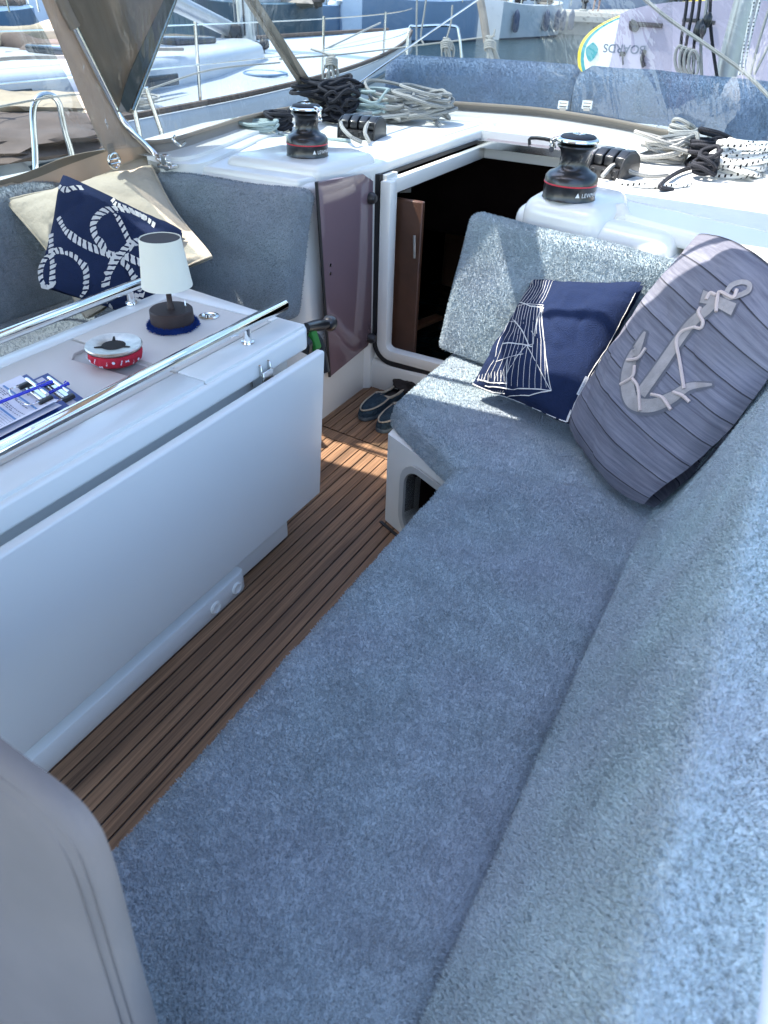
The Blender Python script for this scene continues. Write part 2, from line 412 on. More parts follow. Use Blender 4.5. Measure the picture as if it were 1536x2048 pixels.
def add_pile(o, density, length, width=.0011, seed=1, lean=.9, nz=-.2, box_=None):
    """short cotton loops standing on the cloth, joined into the same mesh"""
    me = o.data; me.calc_loop_triangles()
    nv = len(me.vertices); co = np.empty(nv*3, 'f'); me.vertices.foreach_get('co', co); co = co.reshape(-1, 3)
    nt_ = len(me.loop_triangles); tv = np.empty(nt_*3, 'i'); me.loop_triangles.foreach_get('vertices', tv); tv = tv.reshape(-1, 3)
    A, B, Cc = co[tv[:, 0]], co[tv[:, 1]], co[tv[:, 2]]
    cr = np.cross(B-A, Cc-A); ar = np.linalg.norm(cr, axis=1)/2; nn = cr/np.maximum(ar[:, None]*2, 1e-12)
    ok = nn[:, 2] > nz
    if box_ is not None:
        cen = (A+B+Cc)/3
        for k in range(3): ok &= (cen[:, k] > box_[0][k]) & (cen[:, k] < box_[1][k])
    ar = np.where(ok, ar, 0); tot = ar.sum(); n = int(tot*density)
    if n == 0: return
    rg = np.random.default_rng(seed)
    ti = np.searchsorted(np.cumsum(ar)/tot, rg.random(n)); ti = np.minimum(ti, nt_-1)
    r1, r2 = rg.random(n), rg.random(n); s = np.sqrt(r1)
    p = A[ti]*(1-s)[:, None] + B[ti]*(s*(1-r2))[:, None] + Cc[ti]*(s*r2)[:, None]; nr = nn[ti]
    ph = 2.2*np.sin(p[:, 0]*9+2*np.sin(p[:, 1]*7)) + 2*np.sin(p[:, 1]*11+p[:, 2]*6+seed) + rg.normal(0, 4.5, n)
    t1 = np.cross(nr, [0.31, 0.2, 0.93]); t1 /= np.linalg.norm(t1, axis=1)[:, None]; t2 = np.cross(nr, t1)
    d = t1*np.cos(ph*.35)[:, None] + t2*np.sin(ph*.35)[:, None]
    ln = length*rg.uniform(.6, 1.25, n)
    top = p + (nr + d*(lean*rg.uniform(.4, 1.2, n))[:, None])*ln[:, None]*.75
    rr = rg.normal(size=(n, 3)); wv = np.cross(nr + .3*rr, d); wv /= np.linalg.norm(wv, axis=1)[:, None]
    wv = wv*width
    p = p - nr*.0008
    V3 = np.concatenate([p-wv, p+wv, top+wv*.5, top-wv*.5]).astype('f')
    idx = np.arange(n); F = np.stack([idx, idx+n, idx+2*n, idx+3*n], 1) + nv
    nm = bpy.data.meshes.new(me.name)
    pv = [tuple(q.vertices) for q in me.polygons]
    lt = [len(q) for q in pv]; flat = [i for q in pv for i in q]
    allv = np.concatenate([co, V3]); loops = np.concatenate([np.array(flat, 'i'), F.reshape(-1).astype('i')])
    tots = np.array(lt + [4]*n, 'i'); starts = np.concatenate([[0], np.cumsum(tots)[:-1]]).astype('i')
    nm.vertices.add(len(allv)); nm.vertices.foreach_set('co', allv.reshape(-1).astype('f'))
    nm.loops.add(len(loops)); nm.loops.foreach_set('vertex_index', loops)
    nm.polygons.add(len(tots)); nm.polygons.foreach_set('loop_start', starts); nm.polygons.foreach_set('loop_total', tots)
    nm.update(calc_edges=True); nm.validate()
    for m in me.materials: nm.materials.append(m)
    nm.shade_smooth(); o.data = nm

def soft_block(name, c8, bev, m, parent=None, cuts=10, amp=.006, fs=6, seg=4):
    """a padded block from 8 corners with rounded edges and slight unevenness"""
    b = newbm(); hexa(b, c8); bevel(b, bev, seg)
    bmesh.ops.subdivide_edges(b, edges=[e for e in b.edges if e.calc_length() > .12], cuts=cuts, use_grid_fill=True)
    bmesh.ops.recalc_face_normals(b, faces=b.faces); b.normal_update()
    for v in b.verts:
        v.co += v.normal*amp*noise.noise(v.co*fs)
    return obj(name, b, m, parent)
def sheet(bm, P, th, mi=0):
    """a thin cloth of real thickness through the grid of points P"""
    nj, ni = len(P), len(P[0]); Q = []
    for j in range(nj):
        row = []
        for i in range(ni):
            a = P[min(j+1, nj-1)][i] - P[max(j-1, 0)][i]; b = P[j][min(i+1, ni-1)] - P[j][max(i-1, 0)]
            n = a.cross(b); n = n.normalized() if n.length > 1e-9 else V((0, 0, 1)); row.append(P[j][i] + n*th)
        Q.append(row)
    A = grid_faces(bm, P, ni, nj, mi=mi); B = grid_faces(bm, Q, ni, nj, mi=mi)
    def side(a, b):
        for k in range(len(a)-1): bm.faces.new((a[k], a[k+1], b[k+1], b[k])).material_index = mi
    side(A[0], B[0]); side(A[-1], B[-1]); side([r[0] for r in A], [r[0] for r in B]); side([r[-1] for r in A], [r[-1] for r in B])

def text_mesh(bm, s, org, ux, uy, h, mi=0, lift=.0008, fmap=None, bold=0):
    """letters as thin flat faces: origin org, text direction ux, letter-up uy, height h; fmap(x,y)->point for curved ones"""
    cu = bpy.data.curves.new('letters', 'FONT'); cu.body = s; cu.size = 1; cu.extrude = 0; cu.offset = bold
    to = bpy.data.objects.new('letters', cu); C.objects.link(to)
    dg = bpy.context.evaluated_depsgraph_get(); me = bpy.data.meshes.new_from_object(to.evaluated_get(dg))
    bpy.data.objects.remove(to); bpy.data.curves.remove(cu)
    org, ux, uy = V(org), V(ux).normalized(), V(uy).normalized(); nn = ux.cross(uy)
    vs = []
    for v in me.vertices:
        x, y = v.co.x*h*1.35, v.co.y*h*1.35
        vs.append(bm.verts.new(fmap(x, y) if fmap else org + ux*x + uy*y + nn*lift))
    for p in me.polygons:
        try: bm.faces.new([vs[i] for i in p.vertices]).material_index = mi
        except ValueError: pass
    bpy.data.meshes.remove(me)

# ================================================================== SETTING
b = newbm(); box(b, (-400, -250, -1.2), (400, 500, -.5))
struct(obj('water', b, water_m, smooth=False))
b = newbm()
g = []
for j in range(26):
    row = []
    for i in range(70):
        x = -170 + i*5; y = 62 + j*6
        hgt = -.6 + 2.2*min(1, j/2) + max(0, j-3)*1.5 + 3*noise.noise(V((x*.03, y*.03, 3)))*min(1, j/4) + .8*noise.noise(V((x*.2, y*.2, 1)))*min(1, j/3)
        row.append(V((x, y, hgt)))
    g.append(row)
grid_faces(b, g, 70, 26)
struct(obj('hill', b, simple('dry_hill', (.30, .25, .17), .95, bump=1, bscale=.6, var=.5, vscale=.15)))
b = newbm(); box(b, (-75, 46, -1.2), (60, 62.5, .55)); bevel(b, .08, 2); box(b, (-75, 45.7, .1), (60, 45.99, .35))
struct(obj('quay', b, concrete))

# cockpit floor: teak strips with dark caulking
b = newbm(); box(b, (-2.0, -1.2, -.05), (.2, 2.66, -.004))
cf = struct(obj('cockpit_floor', b, rubber))
b = newbm(); P_ = .0405; x0 = -1.118
def strip(bm, a, c):
    box(bm, (a[0], a[1], -.004), (c[0], c[1], .0))
k = -12
while x0 + k*P_ < -.35:
    xa = x0 + k*P_ + .0028; xb = x0 + (k+1)*P_ - .0028
    ym = 2.10 + (xa+1.47)*-.07
    strip(b, (xa, -1.1), (xb, ym)); strip(b, (xa+.012, ym+.066), (xb+.012, 2.60))
    k += 1
hexa(b, [(-1.62, 2.115, -.004), (-.5, 2.04, -.004), (-.5, 2.095, -.004), (-1.62, 2.17, -.004), (-1.62, 2.115, 0), (-.5, 2.04, 0), (-.5, 2.095, 0), (-1.62, 2.17, 0)])
tf = obj('teak_strips', b, teak, cf, smooth=False)

# bench bases and coamings
b = newbm()
poly_prism(b, [(-2.9, -1.2), (-1.86, -1.2), (-1.86, 2.02), (-1.56, 2.13), (-1.5, 2.20), (-1.5, 2.60), (-2.9, 2.60)], -.02, .36)
bevel(b, .02, 3)
struct(obj('port_bench', b, gelcoat))
b = newbm()
poly_prism(b, [(-1.52, 2.24), (-1.50, 2.60), (-1.50, 2.72), (-2.35, 2.72), (-2.30, 2.12), (-1.56, 2.17)], .30, .925)
bevel(b, .035, 4)
poly_prism(b, [(-1.503, 2.55), (-1.478, 2.572), (-1.478, 2.70), (-1.503, 2.70)], 0, .90)
box(b, (-1.478, 2.612, .0), (-1.44, 2.70, .90))
struct(obj('port_bulkhead', b, gelcoat))
b = newbm()
poly_prism(b, [(-.52, -1.2), (.3, -1.2), (.3, 1.5), (-.52, 1.5)], -.02, .30); bevel(b, .015, 2)
struct(obj('starboard_bench', b, gelcoat))
# forward locker with its cubby hole
lk0, lk1 = V((-.925, 1.735, 0)), V((-.56, 1.565, 0)); ld = (lk1-lk0).normalized(); ln_ = V((ld.y, -ld.x, 0))
lh = .345
def niche_pt(s, z, out=0): return lk0 + ld*s + V((0, 0, z)) + ln_*out
def rrect(s0, s1, z0, z1, r, n=6):
    pts = []
    for (cx, cz, a0) in ((s1-r, z1-r, 0), (s0+r, z1-r, 90), (s0+r, z0+r, 180), (s1-r, z0+r, 270)):
        for k in range(n+1):
            a = R(a0 + 90*k/n); pts.append((cx + r*math.cos(a), cz + r*math.sin(a)))
    return pts
S0, S1, Z0, Z1 = .105, .335, .03, .285
b = newbm()
inner = rrect(S0, S1, Z0, Z1, .07)
Lc = (lk1-lk0).length
outerp = []
for (s, z) in inner:   # matching outer boundary point for a faced ring
    cs, cz = (S0+S1)/2, (Z0+Z1)/2; dx, dz = s-cs, z-cz
    tt = min(((Lc-cs) if dx > 0 else cs)/max(abs(dx), 1e-6), ((lh-cz) if dz > 0 else cz)/max(abs(dz), 1e-6))
    outerp.append((cs+dx*tt, cz+dz*tt))
corn = [(Lc, lh), (0, lh), (0, 0), (Lc, 0)]
vi = [b.verts.new(niche_pt(s, z)) for s, z in inner]; vo = [b.verts.new(niche_pt(s, z)) for s, z in outerp]
vb = [b.verts.new(niche_pt(s, z, -.25)) for s, z in inner]
n = len(vi)
for i in range(n):
    j = (i+1) % n
    b.faces.new((vi[i], vi[j], vo[j], vo[i])); b.faces.new((vi[i], vb[i], vb[j], vi[j])).material_index = 1
    a, c = outerp[i], outerp[j]
    for q in corn:
        if (abs(a[0]-q[0]) < 1e-4 or abs(c[0]-q[0]) < 1e-4) and (abs(a[1]-q[1]) < 1e-4 or abs(c[1]-q[1]) < 1e-4) and not (abs(a[0]-c[0]) < 1e-4 or abs(a[1]-c[1]) < 1e-4):
            b.faces.new((vo[i], vo[j], b.verts.new(niche_pt(*q))))
b.faces.new(vb).material_index = 1
P2 = [lk0, V((-.985, 2.56, 0)), V((.1, 2.56, 0)), V((.1, 1.4, 0))]
def wallq(p, q, z0, z1): b.faces.new([b.verts.new((*p.xy, z0)), b.verts.new((*q.xy, z0)), b.verts.new((*q.xy, z1)), b.verts.new((*p.xy, z1))])
wallq(lk0, P2[1], 0, lh); wallq(P2[1], P2[2], 0, lh)
b.faces.new([b.verts.new((*p.xy, lh)) for p in (lk0, lk1, V((.1, 1.4, 0)), P2[2], P2[1])])
lock = struct(obj('locker', b, [gelcoat, cabin_dark], smooth=False))
b = newbm()
ro = rrect(S0-.022, S1+.022, Z0-.022, Z1+.022, .09); ri = rrect(S0, S1, Z0, Z1, .07)
va = [[b.verts.new(niche_pt(s, z, o_)) for s, z in q] for q, o_ in ((ro, .002), (ro, .010), (ri, .010), (ri, -.06))]
for r0, r1 in zip(va, va[1:]):
    for i in range(n): b.faces.new((r0[i], r0[(i+1) % n], r1[(i+1) % n], r1[i]))
obj('cubby_frame', b, gel_grey, lock)

# starboard coaming outboard of the bench
b = newbm(); poly_prism(b, [(.175, -1.2), (1.0, -1.2), (1.0, 2.3), (.175, 2.1)], .0, .78); bevel(b, .03, 3)
struct(obj('starboard_coaming', b, gelcoat))
b = newbm(); poly_prism(b, [(-3.0, -1.2), (-2.63, -1.2), (-2.63, 2.2), (-3.0, 2.35)], .0, .80); bevel(b, .03, 3)
struct(obj('port_coaming', b, gelcoat))

# coachroof with the hatch opening
HX0, HX1, HY1 = -1.475, -.80, 3.62
b = newbm()
RZ = .94
left = [(-2.28, 2.14), (-1.56, 2.19), (HX0, 2.60), (HX0, HY1), (HX0, 4.42), (-1.9, 4.36), (-2.33, 4.10), (-2.60, 3.55), (-2.62, 2.9), (-2.52, 2.4)]
poly_prism(b, left[::-1], .885, RZ)
right = [(HX1, 2.53), (-.3, 2.34), (.35, 2.12), (.45, 2.9), (.2, 3.55), (-.2, 4.0), (-.6, 4.33), (HX1, 4.40), (HX1, HY1)]
poly_prism(b, right, .885, RZ)
front = [(HX0, HY1), (HX1, HY1), (HX1, 4.40), (HX0, 4.42)]
bevel(b, .014, 3)
poly_prism(b, [(HX0+.001, HY1), (HX1-.001, HY1), (HX1-.001, 4.40), (HX0+.001, 4.42)], .885, RZ-.003)
# sides below the roof edge
poly_prism(b, [(-2.60, 2.45), (-2.3, 2.40), (-2.2, 3.6), (-1.7, 4.1), (-1.47, 4.2), (-1.47, 4.40), (-1.9, 4.34), (-2.31, 4.08), (-2.58, 3.55), (-2.60, 2.9)][::-1], .55, .884)
poly_prism(b, [(0.0, 2.6), (0.0, 2.33), (.33, 2.22), (.43, 2.9), (.18, 3.53), (-.22, 3.98), (-1.47, 4.40), (-1.47, 4.2), (-.4, 3.9), (-.1, 3.4)], .4, .884)
coach = struct(obj('coachroof', b, gelcoat))
# textured deck panel areas
b = newbm()
poly_prism(b, [(-2.2, 2.62), (-1.62, 2.74), (-1.54, 3.0), (-1.54, 3.75), (-1.8, 4.1), (-2.2, 3.9), (-2.45, 3.4)][::-1], RZ, RZ+.003)
poly_prism(b, [(-.70, 2.66), (-.2, 2.5), (.3, 2.36), (.34, 2.9), (.1, 3.5), (-.5, 4.05), (-.70, 4.1)], RZ, RZ+.003)
obj('nonskid_panel', b, gel_nonskid, coach)
# winch plinths moulded into the roof
b = newbm()
poly_prism(b, [(-1.93, 2.24), (-1.53, 2.27), (-1.49, 2.62), (-1.62, 2.68), (-1.90, 2.55)][::-1], .80, .972); bevel(b, .03, 4)
struct(obj('winch_plinth', b, gelcoat))
b = newbm(); poly_prism(b, [(-.80, 2.355), (-.53, 2.295), (-.48, 2.5), (-.52, 2.66), (-.80, 2.72)], .60, .9625); bevel(b, .05, 6)
struct(obj('winch_plinth', b, gelcoat))
b = newbm(); poly_prism(b, [(-.84, 2.40), (-.30, 2.27), (-.26, 2.6), (-.84, 2.72)], .60, .925); bevel(b, .05, 6)
struct(obj('winch_plinth', b, gelcoat))
# starboard ledge behind the seat back
b = newbm(); poly_prism(b, [(-.84, 2.36), (.6, 1.98), (.6, 2.5), (-.84, 2.6)], .34, .80); bevel(b, .03, 3)
struct(obj('deck_ledge', b, gelcoat))
b = newbm(); poly_prism(b, [(-.5, 2.34), (.35, 2.10), (.35, 2.4), (-.5, 2.5)], .70, .865); bevel(b, .035, 5)
struct(obj('deck_ledge', b, gelcoat))
# white crumpled lump by the plinth
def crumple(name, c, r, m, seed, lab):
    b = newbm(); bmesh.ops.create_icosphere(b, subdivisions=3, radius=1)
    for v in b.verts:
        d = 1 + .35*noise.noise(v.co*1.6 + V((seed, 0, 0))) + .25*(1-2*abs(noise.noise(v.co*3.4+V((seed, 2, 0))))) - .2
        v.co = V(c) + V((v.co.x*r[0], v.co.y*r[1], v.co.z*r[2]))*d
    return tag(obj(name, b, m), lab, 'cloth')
crumple('crumpled_lump', az(1230, 450, .905)+V((0, .03, 0)), (.06, .05, .05), shade_cloth, 4, 'white crumpled lump on the ledge beside the starboard winch')

# bulkhead sill below the companionway
b = newbm()
poly_prism(b, [(-1.50, 2.59), (-.7, 2.55), (-.7, 2.75), (-1.50, 2.75)], -.02, .135); bevel(b, .02, 3)
struct(obj('bulkhead', b, gelcoat))
# moulded frame of the companionway
def sweepU(bm, x0, x1, z0, z1, y, w, dep, r, mi=0, top=None):
    path = [V((x0, y, z1))]
    for k in range(7):
        a = R(180 + 15*k); path.append(V((x0+r+r*math.cos(a), y, z0+r+r*math.sin(a))))
    for k in range(7):
        a = R(270 + 15*k); path.append(V((x1-r+r*math.cos(a), y, z0+r+r*math.sin(a))))
    path.append(V((x1, y, z1)))
    rings = []
    for i, p in enumerate(path):
        d = (path[min(i+1, len(path)-1)] - path[max(i-1, 0)]).normalized(); nrm = V((-d.z, 0, d.x))
        rings.append([bm.verts.new(p + nrm*a + V((0, c, 0))) for a, c in ((0, 0), (w, 0), (w, dep), (0, dep))])
    for A, B in zip(rings, rings[1:]):
        for k in range(4): bm.faces.new((A[k], A[(k+1) % 4], B[(k+1) % 4], B[k])).material_index = mi
    bm.faces.new(rings[0]).material_index = mi; bm.faces.new(rings[-1]).material_index = mi
b = newbm()
sweepU(b, -1.455, -.78, .150, .885, 2.585, .048, .05, .075)
box(b, (-1.455, 2.636, .828), (-1.425, 3.56, .885)); box(b, (-.81, 2.636, .828), (-.78, 3.56, .885)); box(b, (-1.455, 3.561, .828), (-.78, 3.60, .885))
bevel(b, .006, 2)
cfm = struct(obj('companionway_frame', b, gelcoat))
b = newbm(); sweepU(b, -1.4775, -.757, .128, .905, 2.586, .020, .024, .10); box(b, (-1.473, 2.62, .888), (-1.466, 3.6, .903))
obj('seal', b, rubber, cfm)
# sliding hatch, pushed forward, with its black handle
th = thing('sliding_hatch', 'tinted sliding hatch with black handle pushed forward over companionway', 'hatch')
b = newbm(); box(b, (-1.44, 3.50, .892), (-.82, 4.2, .905)); bevel(b, .003, 1); obj('hatch_panel', b, tinted, th)
b = newbm(); box(b, (-1.44, 3.485, .884), (-.82, 3.499, .915)); obj('edge_rail', b, steel, th, smooth=False)
hp = [az(1077, 283, .915), az(1082, 268, .945), az(1122, 272, .945), az(1128, 288, .915)]
wire('handle', [V((p.x, 3.52, p.z)) for p in hp], .008, black_plastic, th, n=3); seat_at(th)

# dark cabin beyond the opening
b = newbm()
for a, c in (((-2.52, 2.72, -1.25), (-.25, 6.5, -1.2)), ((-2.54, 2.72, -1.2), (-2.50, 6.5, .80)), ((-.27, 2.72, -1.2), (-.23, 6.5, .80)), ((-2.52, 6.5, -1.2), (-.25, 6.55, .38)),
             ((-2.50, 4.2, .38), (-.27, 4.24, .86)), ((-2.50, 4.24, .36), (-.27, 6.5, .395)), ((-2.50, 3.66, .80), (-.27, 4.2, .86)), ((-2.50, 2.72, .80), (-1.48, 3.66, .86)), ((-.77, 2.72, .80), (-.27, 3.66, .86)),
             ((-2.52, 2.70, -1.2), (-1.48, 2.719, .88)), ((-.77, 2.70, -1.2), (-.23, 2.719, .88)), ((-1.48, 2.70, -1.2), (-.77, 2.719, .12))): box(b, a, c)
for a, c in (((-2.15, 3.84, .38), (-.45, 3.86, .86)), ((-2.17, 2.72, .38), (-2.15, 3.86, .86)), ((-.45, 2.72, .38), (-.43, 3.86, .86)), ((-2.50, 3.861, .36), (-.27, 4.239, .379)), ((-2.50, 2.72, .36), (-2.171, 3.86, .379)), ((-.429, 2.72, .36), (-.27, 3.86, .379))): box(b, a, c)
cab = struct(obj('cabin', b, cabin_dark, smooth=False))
t = thing('cabin_door', 'brown wooden inner door edge with steel handle inside the companionway', 'door')
b = newbm(); box(b, (-1.47, 2.725, -1.15), (-1.335, 2.75, .795)); bevel(b, .004, 1)
o = obj('door_leaf', b, dark_wood, t)
h0_, h1_ = ay(829, 470, 2.70), ay(829, 516, 2.70)
wire('handle', [h0_, h1_], .006, steel, t); wire('handle_stem', [h1_.lerp(h0_, .25) + V((-.02, .03, 0)), h1_.lerp(h0_, .25)], .006, steel, t); seat_at(t)
t = thing('saloon_sofa', 'brown leather saloon sofa dimly seen through the companionway', 'sofa')
p = az(880, 600, -.45)
b = newbm(); box(b, (p.x-.22, p.y-.1, -.9), (p.x+.5, p.y+.45, -.55)); bevel(b, .05, 4); obj('seat_cushion', b, leather, t)
b = newbm(); box(b, (p.x-.22, p.y+.45, -.85), (p.x+.5, p.y+.58, -.05)); bevel(b, .05, 4); obj('backrest', b, leather, t); seat_at(t)
t = thing('saloon_table', 'varnished wooden saloon table edge in the dark cabin', 'table')
pp = [az(825, 643, -.4), az(872, 626, -.4), az(887, 632, -.4), az(832, 655, -.4)]
b = newbm(); hexa(b, [q + V((0, 0, -.03)) for q in pp] + pp); bevel(b, .005, 1); obj('tabletop', b, leather, t)
c_ = sum(pp, V())/4
b = newbm(); box(b, (c_.x-.03, c_.y-.03, -1.2), (c_.x+.03, c_.y+.03, -.43)); obj('leg', b, steel, t); seat_at(t)

# tinted door panel folded back on its hinges
t = thing('companionway_door', 'mauve tinted acrylic door folded open against the white bulkhead', 'door')
x = -1.470
c4 = [ax(636, 364, x), ax(727, 348, x), ax(747, 362, x), ax(743, 676, x), ax(736, 692, x), ax(662, 753, x)]
b = newbm(); hi = [b.verts.new(q) for q in c4]; lo = [b.verts.new(q - V((.012, 0, 0))) for q in c4]
b.faces.new(hi); b.faces.new(lo[::-1])
for i in range(6): b.faces.new((hi[i], lo[i], lo[(i+1) % 6], hi[(i+1) % 6]))
bevel(b, .003, 2); obj('acrylic_panel', b, tinted, t)
b = newbm(); tube(b, [c4[0]+V((-.004, -.004, 0)), c4[5]+V((-.004, -.004, 0))], .006, 6); obj('edge_seal', b, rubber, t)
for v_ in (396, 676):
    q = ax(740, v_, x)
    b = newbm(); lathe(b, (0, 0, 0), [(.001, 0), (.022, 0), (.022, .012), (.014, .026), (.001, .028)], 20)
    for vv in b.verts: vv.co = q + V((vv.co.z, vv.co.x, vv.co.y))
    obj('hinge_knob', b, black_plastic, t)
for v_ in (530, 547):
    q = ax(660, v_, x); b = newbm(); lathe(b, (0, 0, 0), [(.001, 0), (.006, 0), (.006, .003), (.001, .004)], 12)
    for vv in b.verts: vv.co = q + V((vv.co.z, vv.co.x, vv.co.y))
    obj('screw', b, steel, t)
seat_at(t)

# deck forward and to the sides, hull
b = newbm()
poly_prism(b, [(-3.25, -2.5), (-2.58, -2.5), (-2.58, 4.3), (-2.52, 6.6), (-2.1, 8.4), (-2.2, 8.6), (-3.0, 4.5), (-3.28, 2.0)][::-1], -.9, .60)
poly_prism(b, [(.30, 4.1), (.9, 4.1), (.2, 7.6), (-.25, 8.4), (-.25, 4.9)], -.9, .60)
poly_prism(b, [(.42, 2.0), (1.2, 2.0), (.9, 4.1), (.30, 4.1)], -.9, .60)
bevel(b, .03, 2)
struct(obj('deck', b, gelcoat))
b = newbm(); poly_prism(b, [(-2.2, 4.40), (-1.2, 4.5), (-.2, 4.3), (-.05, 6.3), (-.5, 7.4), (-1.2, 7.8), (-1.9, 7.4), (-2.6, 6.3)], .4, .80); bevel(b, .08, 4)
struct(obj('foredeck', b, gelcoat))

# ================================================================== CUSHIONS
lab = lambda o, l, c, g=None: tag(o, l, c, g)
# long starboard seat, towel laid over it
def grid_block(name, P, th, m):
    b = newbm(); sheet(b, P, th); return obj(name, b, m)
NY, NX = 90, 34
P = []
for j in range(NY+1):
    row = []
    y = -.75 + j/NY*2.36
    for i in range(NX+1):
        s = i/NX
        x = -.615 + s*.585
        yy = y + (.16*max(0, (y-1.0)/.6)*(s-.25) if y > 1 else 0)
        z = .430 - .055*math.exp(-((s-.94)/.06)**2)*max(0, min(1, (1.45-y)/.4)) + .006*noise.noise(V((x*3, yy*3, 0))) + .0035*noise.noise(V((x*9, yy*9, 4)))
        e = max(0, .045 - s*.585)/.045; z -= .022*e*e; 
        f = max(0, (y-1.50)/.11); z -= .007*f*f
        x += .004*noise.noise(V((0, yy*14, 2)))*(1-s)**4
        row.append(V((x, yy, z)))
    P.append(row)
long_seat = grid_block('seat_cushion', P, .055, terry)
# grid is 5.5 cm thick downwards
lab(long_seat, 'long blue-grey towelling seat cushion running along the starboard bench', 'cushion')
b = newbm()
pts = [(-.948, 1.800), (-.60, 1.560), (-.06, 1.52), (-.05, 2.06), (-.96, 2.30)]
poly_prism(b, pts, .335, .420); bevel(b, .032, 5)
bmesh.ops.triangulate(b, faces=[f for f in b.faces if f.calc_area() > .05])
for _ in range(4): bmesh.ops.subdivide_edges(b, edges=[e for e in b.edges if e.calc_length() > .07], cuts=1)
b.normal_update()
for v in b.verts:
    v.co += v.normal*.005*noise.noise(v.co*6)
    fl_ = max(0, (.385-v.co.z)/.05)
    if v.co.y < 2.05: v.co += ln_*.034*fl_*max(0, min(1, (2.05-v.co.y)/.15))*.7
l_seat = obj('seat_cushion', b, terry)
lab(l_seat, 'blue-grey towelling cushion on the forward locker under the boat pillow', 'cushion')
# back cushion at the forward end
c8 = [V(q) for q in ((-1.01, 2.235, .425), (-.15, 2.050, .425), (-.15, 2.12, .43), (-1.00, 2.315, .43), (-.945, 2.275, .905), (-.16, 2.115, .895), (-.14, 2.185, .89), (-.93, 2.345, .90))]
l_back = soft_block('back_cushion', c8, .028, terry, cuts=12)
lab(l_back, 'thick blue-grey towelling backrest standing beside the companionway', 'cushion')
# long starboard back cushion
prof = [(-.104, .398), (-.096, .425), (-.052, .51), (-.005, .63), (.030, .74), (.060, .82), (.074, .848), (.092, .857), (.125, .846), (.160, .822), (.178, .795), (.186, .70)]
profS = smooth_path([V((x, 0, z)) for x, z in prof], 5)
P = []
for j in range(101):
    y = -.7 + j/100*2.78
    P.append([q + V((.006*noise.noise(V((q.x*5, y*4, 1))), y, .006*noise.noise(V((q.x*6, y*3.5, 7))))) for q in profS])
b = newbm(); sheet(b, P, .03); s_back = obj('back_cushion', b, terry_back_lit)
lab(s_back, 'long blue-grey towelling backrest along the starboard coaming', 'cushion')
# port side cushions
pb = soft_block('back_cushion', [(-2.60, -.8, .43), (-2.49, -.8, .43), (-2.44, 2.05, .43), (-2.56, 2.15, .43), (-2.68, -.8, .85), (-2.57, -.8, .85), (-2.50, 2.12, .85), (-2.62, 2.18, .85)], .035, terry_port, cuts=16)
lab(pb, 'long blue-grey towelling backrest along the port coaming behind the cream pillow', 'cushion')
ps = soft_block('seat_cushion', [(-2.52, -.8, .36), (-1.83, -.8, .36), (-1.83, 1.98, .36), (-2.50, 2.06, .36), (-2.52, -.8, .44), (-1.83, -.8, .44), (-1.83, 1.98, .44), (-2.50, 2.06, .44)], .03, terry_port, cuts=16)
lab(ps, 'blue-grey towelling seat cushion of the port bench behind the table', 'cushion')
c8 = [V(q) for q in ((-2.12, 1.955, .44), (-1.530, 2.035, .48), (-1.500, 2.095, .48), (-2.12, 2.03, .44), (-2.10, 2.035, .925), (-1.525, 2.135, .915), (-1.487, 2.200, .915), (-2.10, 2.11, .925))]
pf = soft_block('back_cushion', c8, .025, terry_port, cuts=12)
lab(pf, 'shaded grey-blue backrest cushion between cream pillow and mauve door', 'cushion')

add_pile(long_seat, 150000, .0052, seed=2, nz=.2, box_=((-1, .1, 0), (1, 2, 1)))
add_pile(l_seat, 90000, .006, seed=3, box_=((-1.1, 1.3, 0), (-.2, 2.4, 1)))
add_pile(l_back, 140000, .0062, .0010, seed=4, lean=.7, nz=-.7)
add_pile(s_back, 150000, .0050, seed=5, lean=.8, nz=-.1, box_=((-1, .1, .4), (1, 2.2, 1)))
add_pile(pf, 60000, .005, seed=6, nz=-.5)
add_pile(pb, 40000, .007, .0014, seed=7, nz=-.1, box_=((-3, .9, .4), (0, 3, 1)))
add_pile(ps, 30000, .006, seed=8, nz=.2, box_=((-3, .8, .2), (0, 3, 1)))

# two cushions on the foredeck, seen through the window
def fd_cushion(x0, x1, label, yoff):
    t = thing('sunbed_cushion', label, 'cushion', 'blue sunbed cushions on the foredeck')
    n = 26
    prof = smooth_path([V((0, 0, -.02)), V((0, -.03, .10)), V((0, -.035, .20)), V((0, .0, .27)), V((0, .09, .285)), V((0, .17, .22)), V((0, .20, .0))], 5)
    P = []
    for i in range(n+1):
        s = i/n; x = x0 + (x1-x0)*s
        e = min(s, 1-s)*(x1-x0); sh = 1 - .16*max(0, 1-e/.07)**2
        P.append([V((x, 5.25 + yoff(x) + q.y, .80 + q.z*sh + .006*noise.noise(V((x*4, q.y*6, q.z*6))))) for q in prof])
    b = newbm(); sheet(b, P, .02)
    o = obj('cushion_cover', b, terry_deck, t); add_pile(o, 60000, .006, .0016, seed=int(abs(x0)*10), nz=-.6)
    return t
yo = lambda x: -.16*(x+1.3)**2 - .02*(x+1.3)
f1 = fd_cushion(-2.74, -1.525, 'left-hand blue towelling sunbed cushion beyond the dodger window', yo)
f2 = fd_cushion(-1.515, .25, 'right-hand blue towelling sunbed cushion beyond the dodger window', yo)
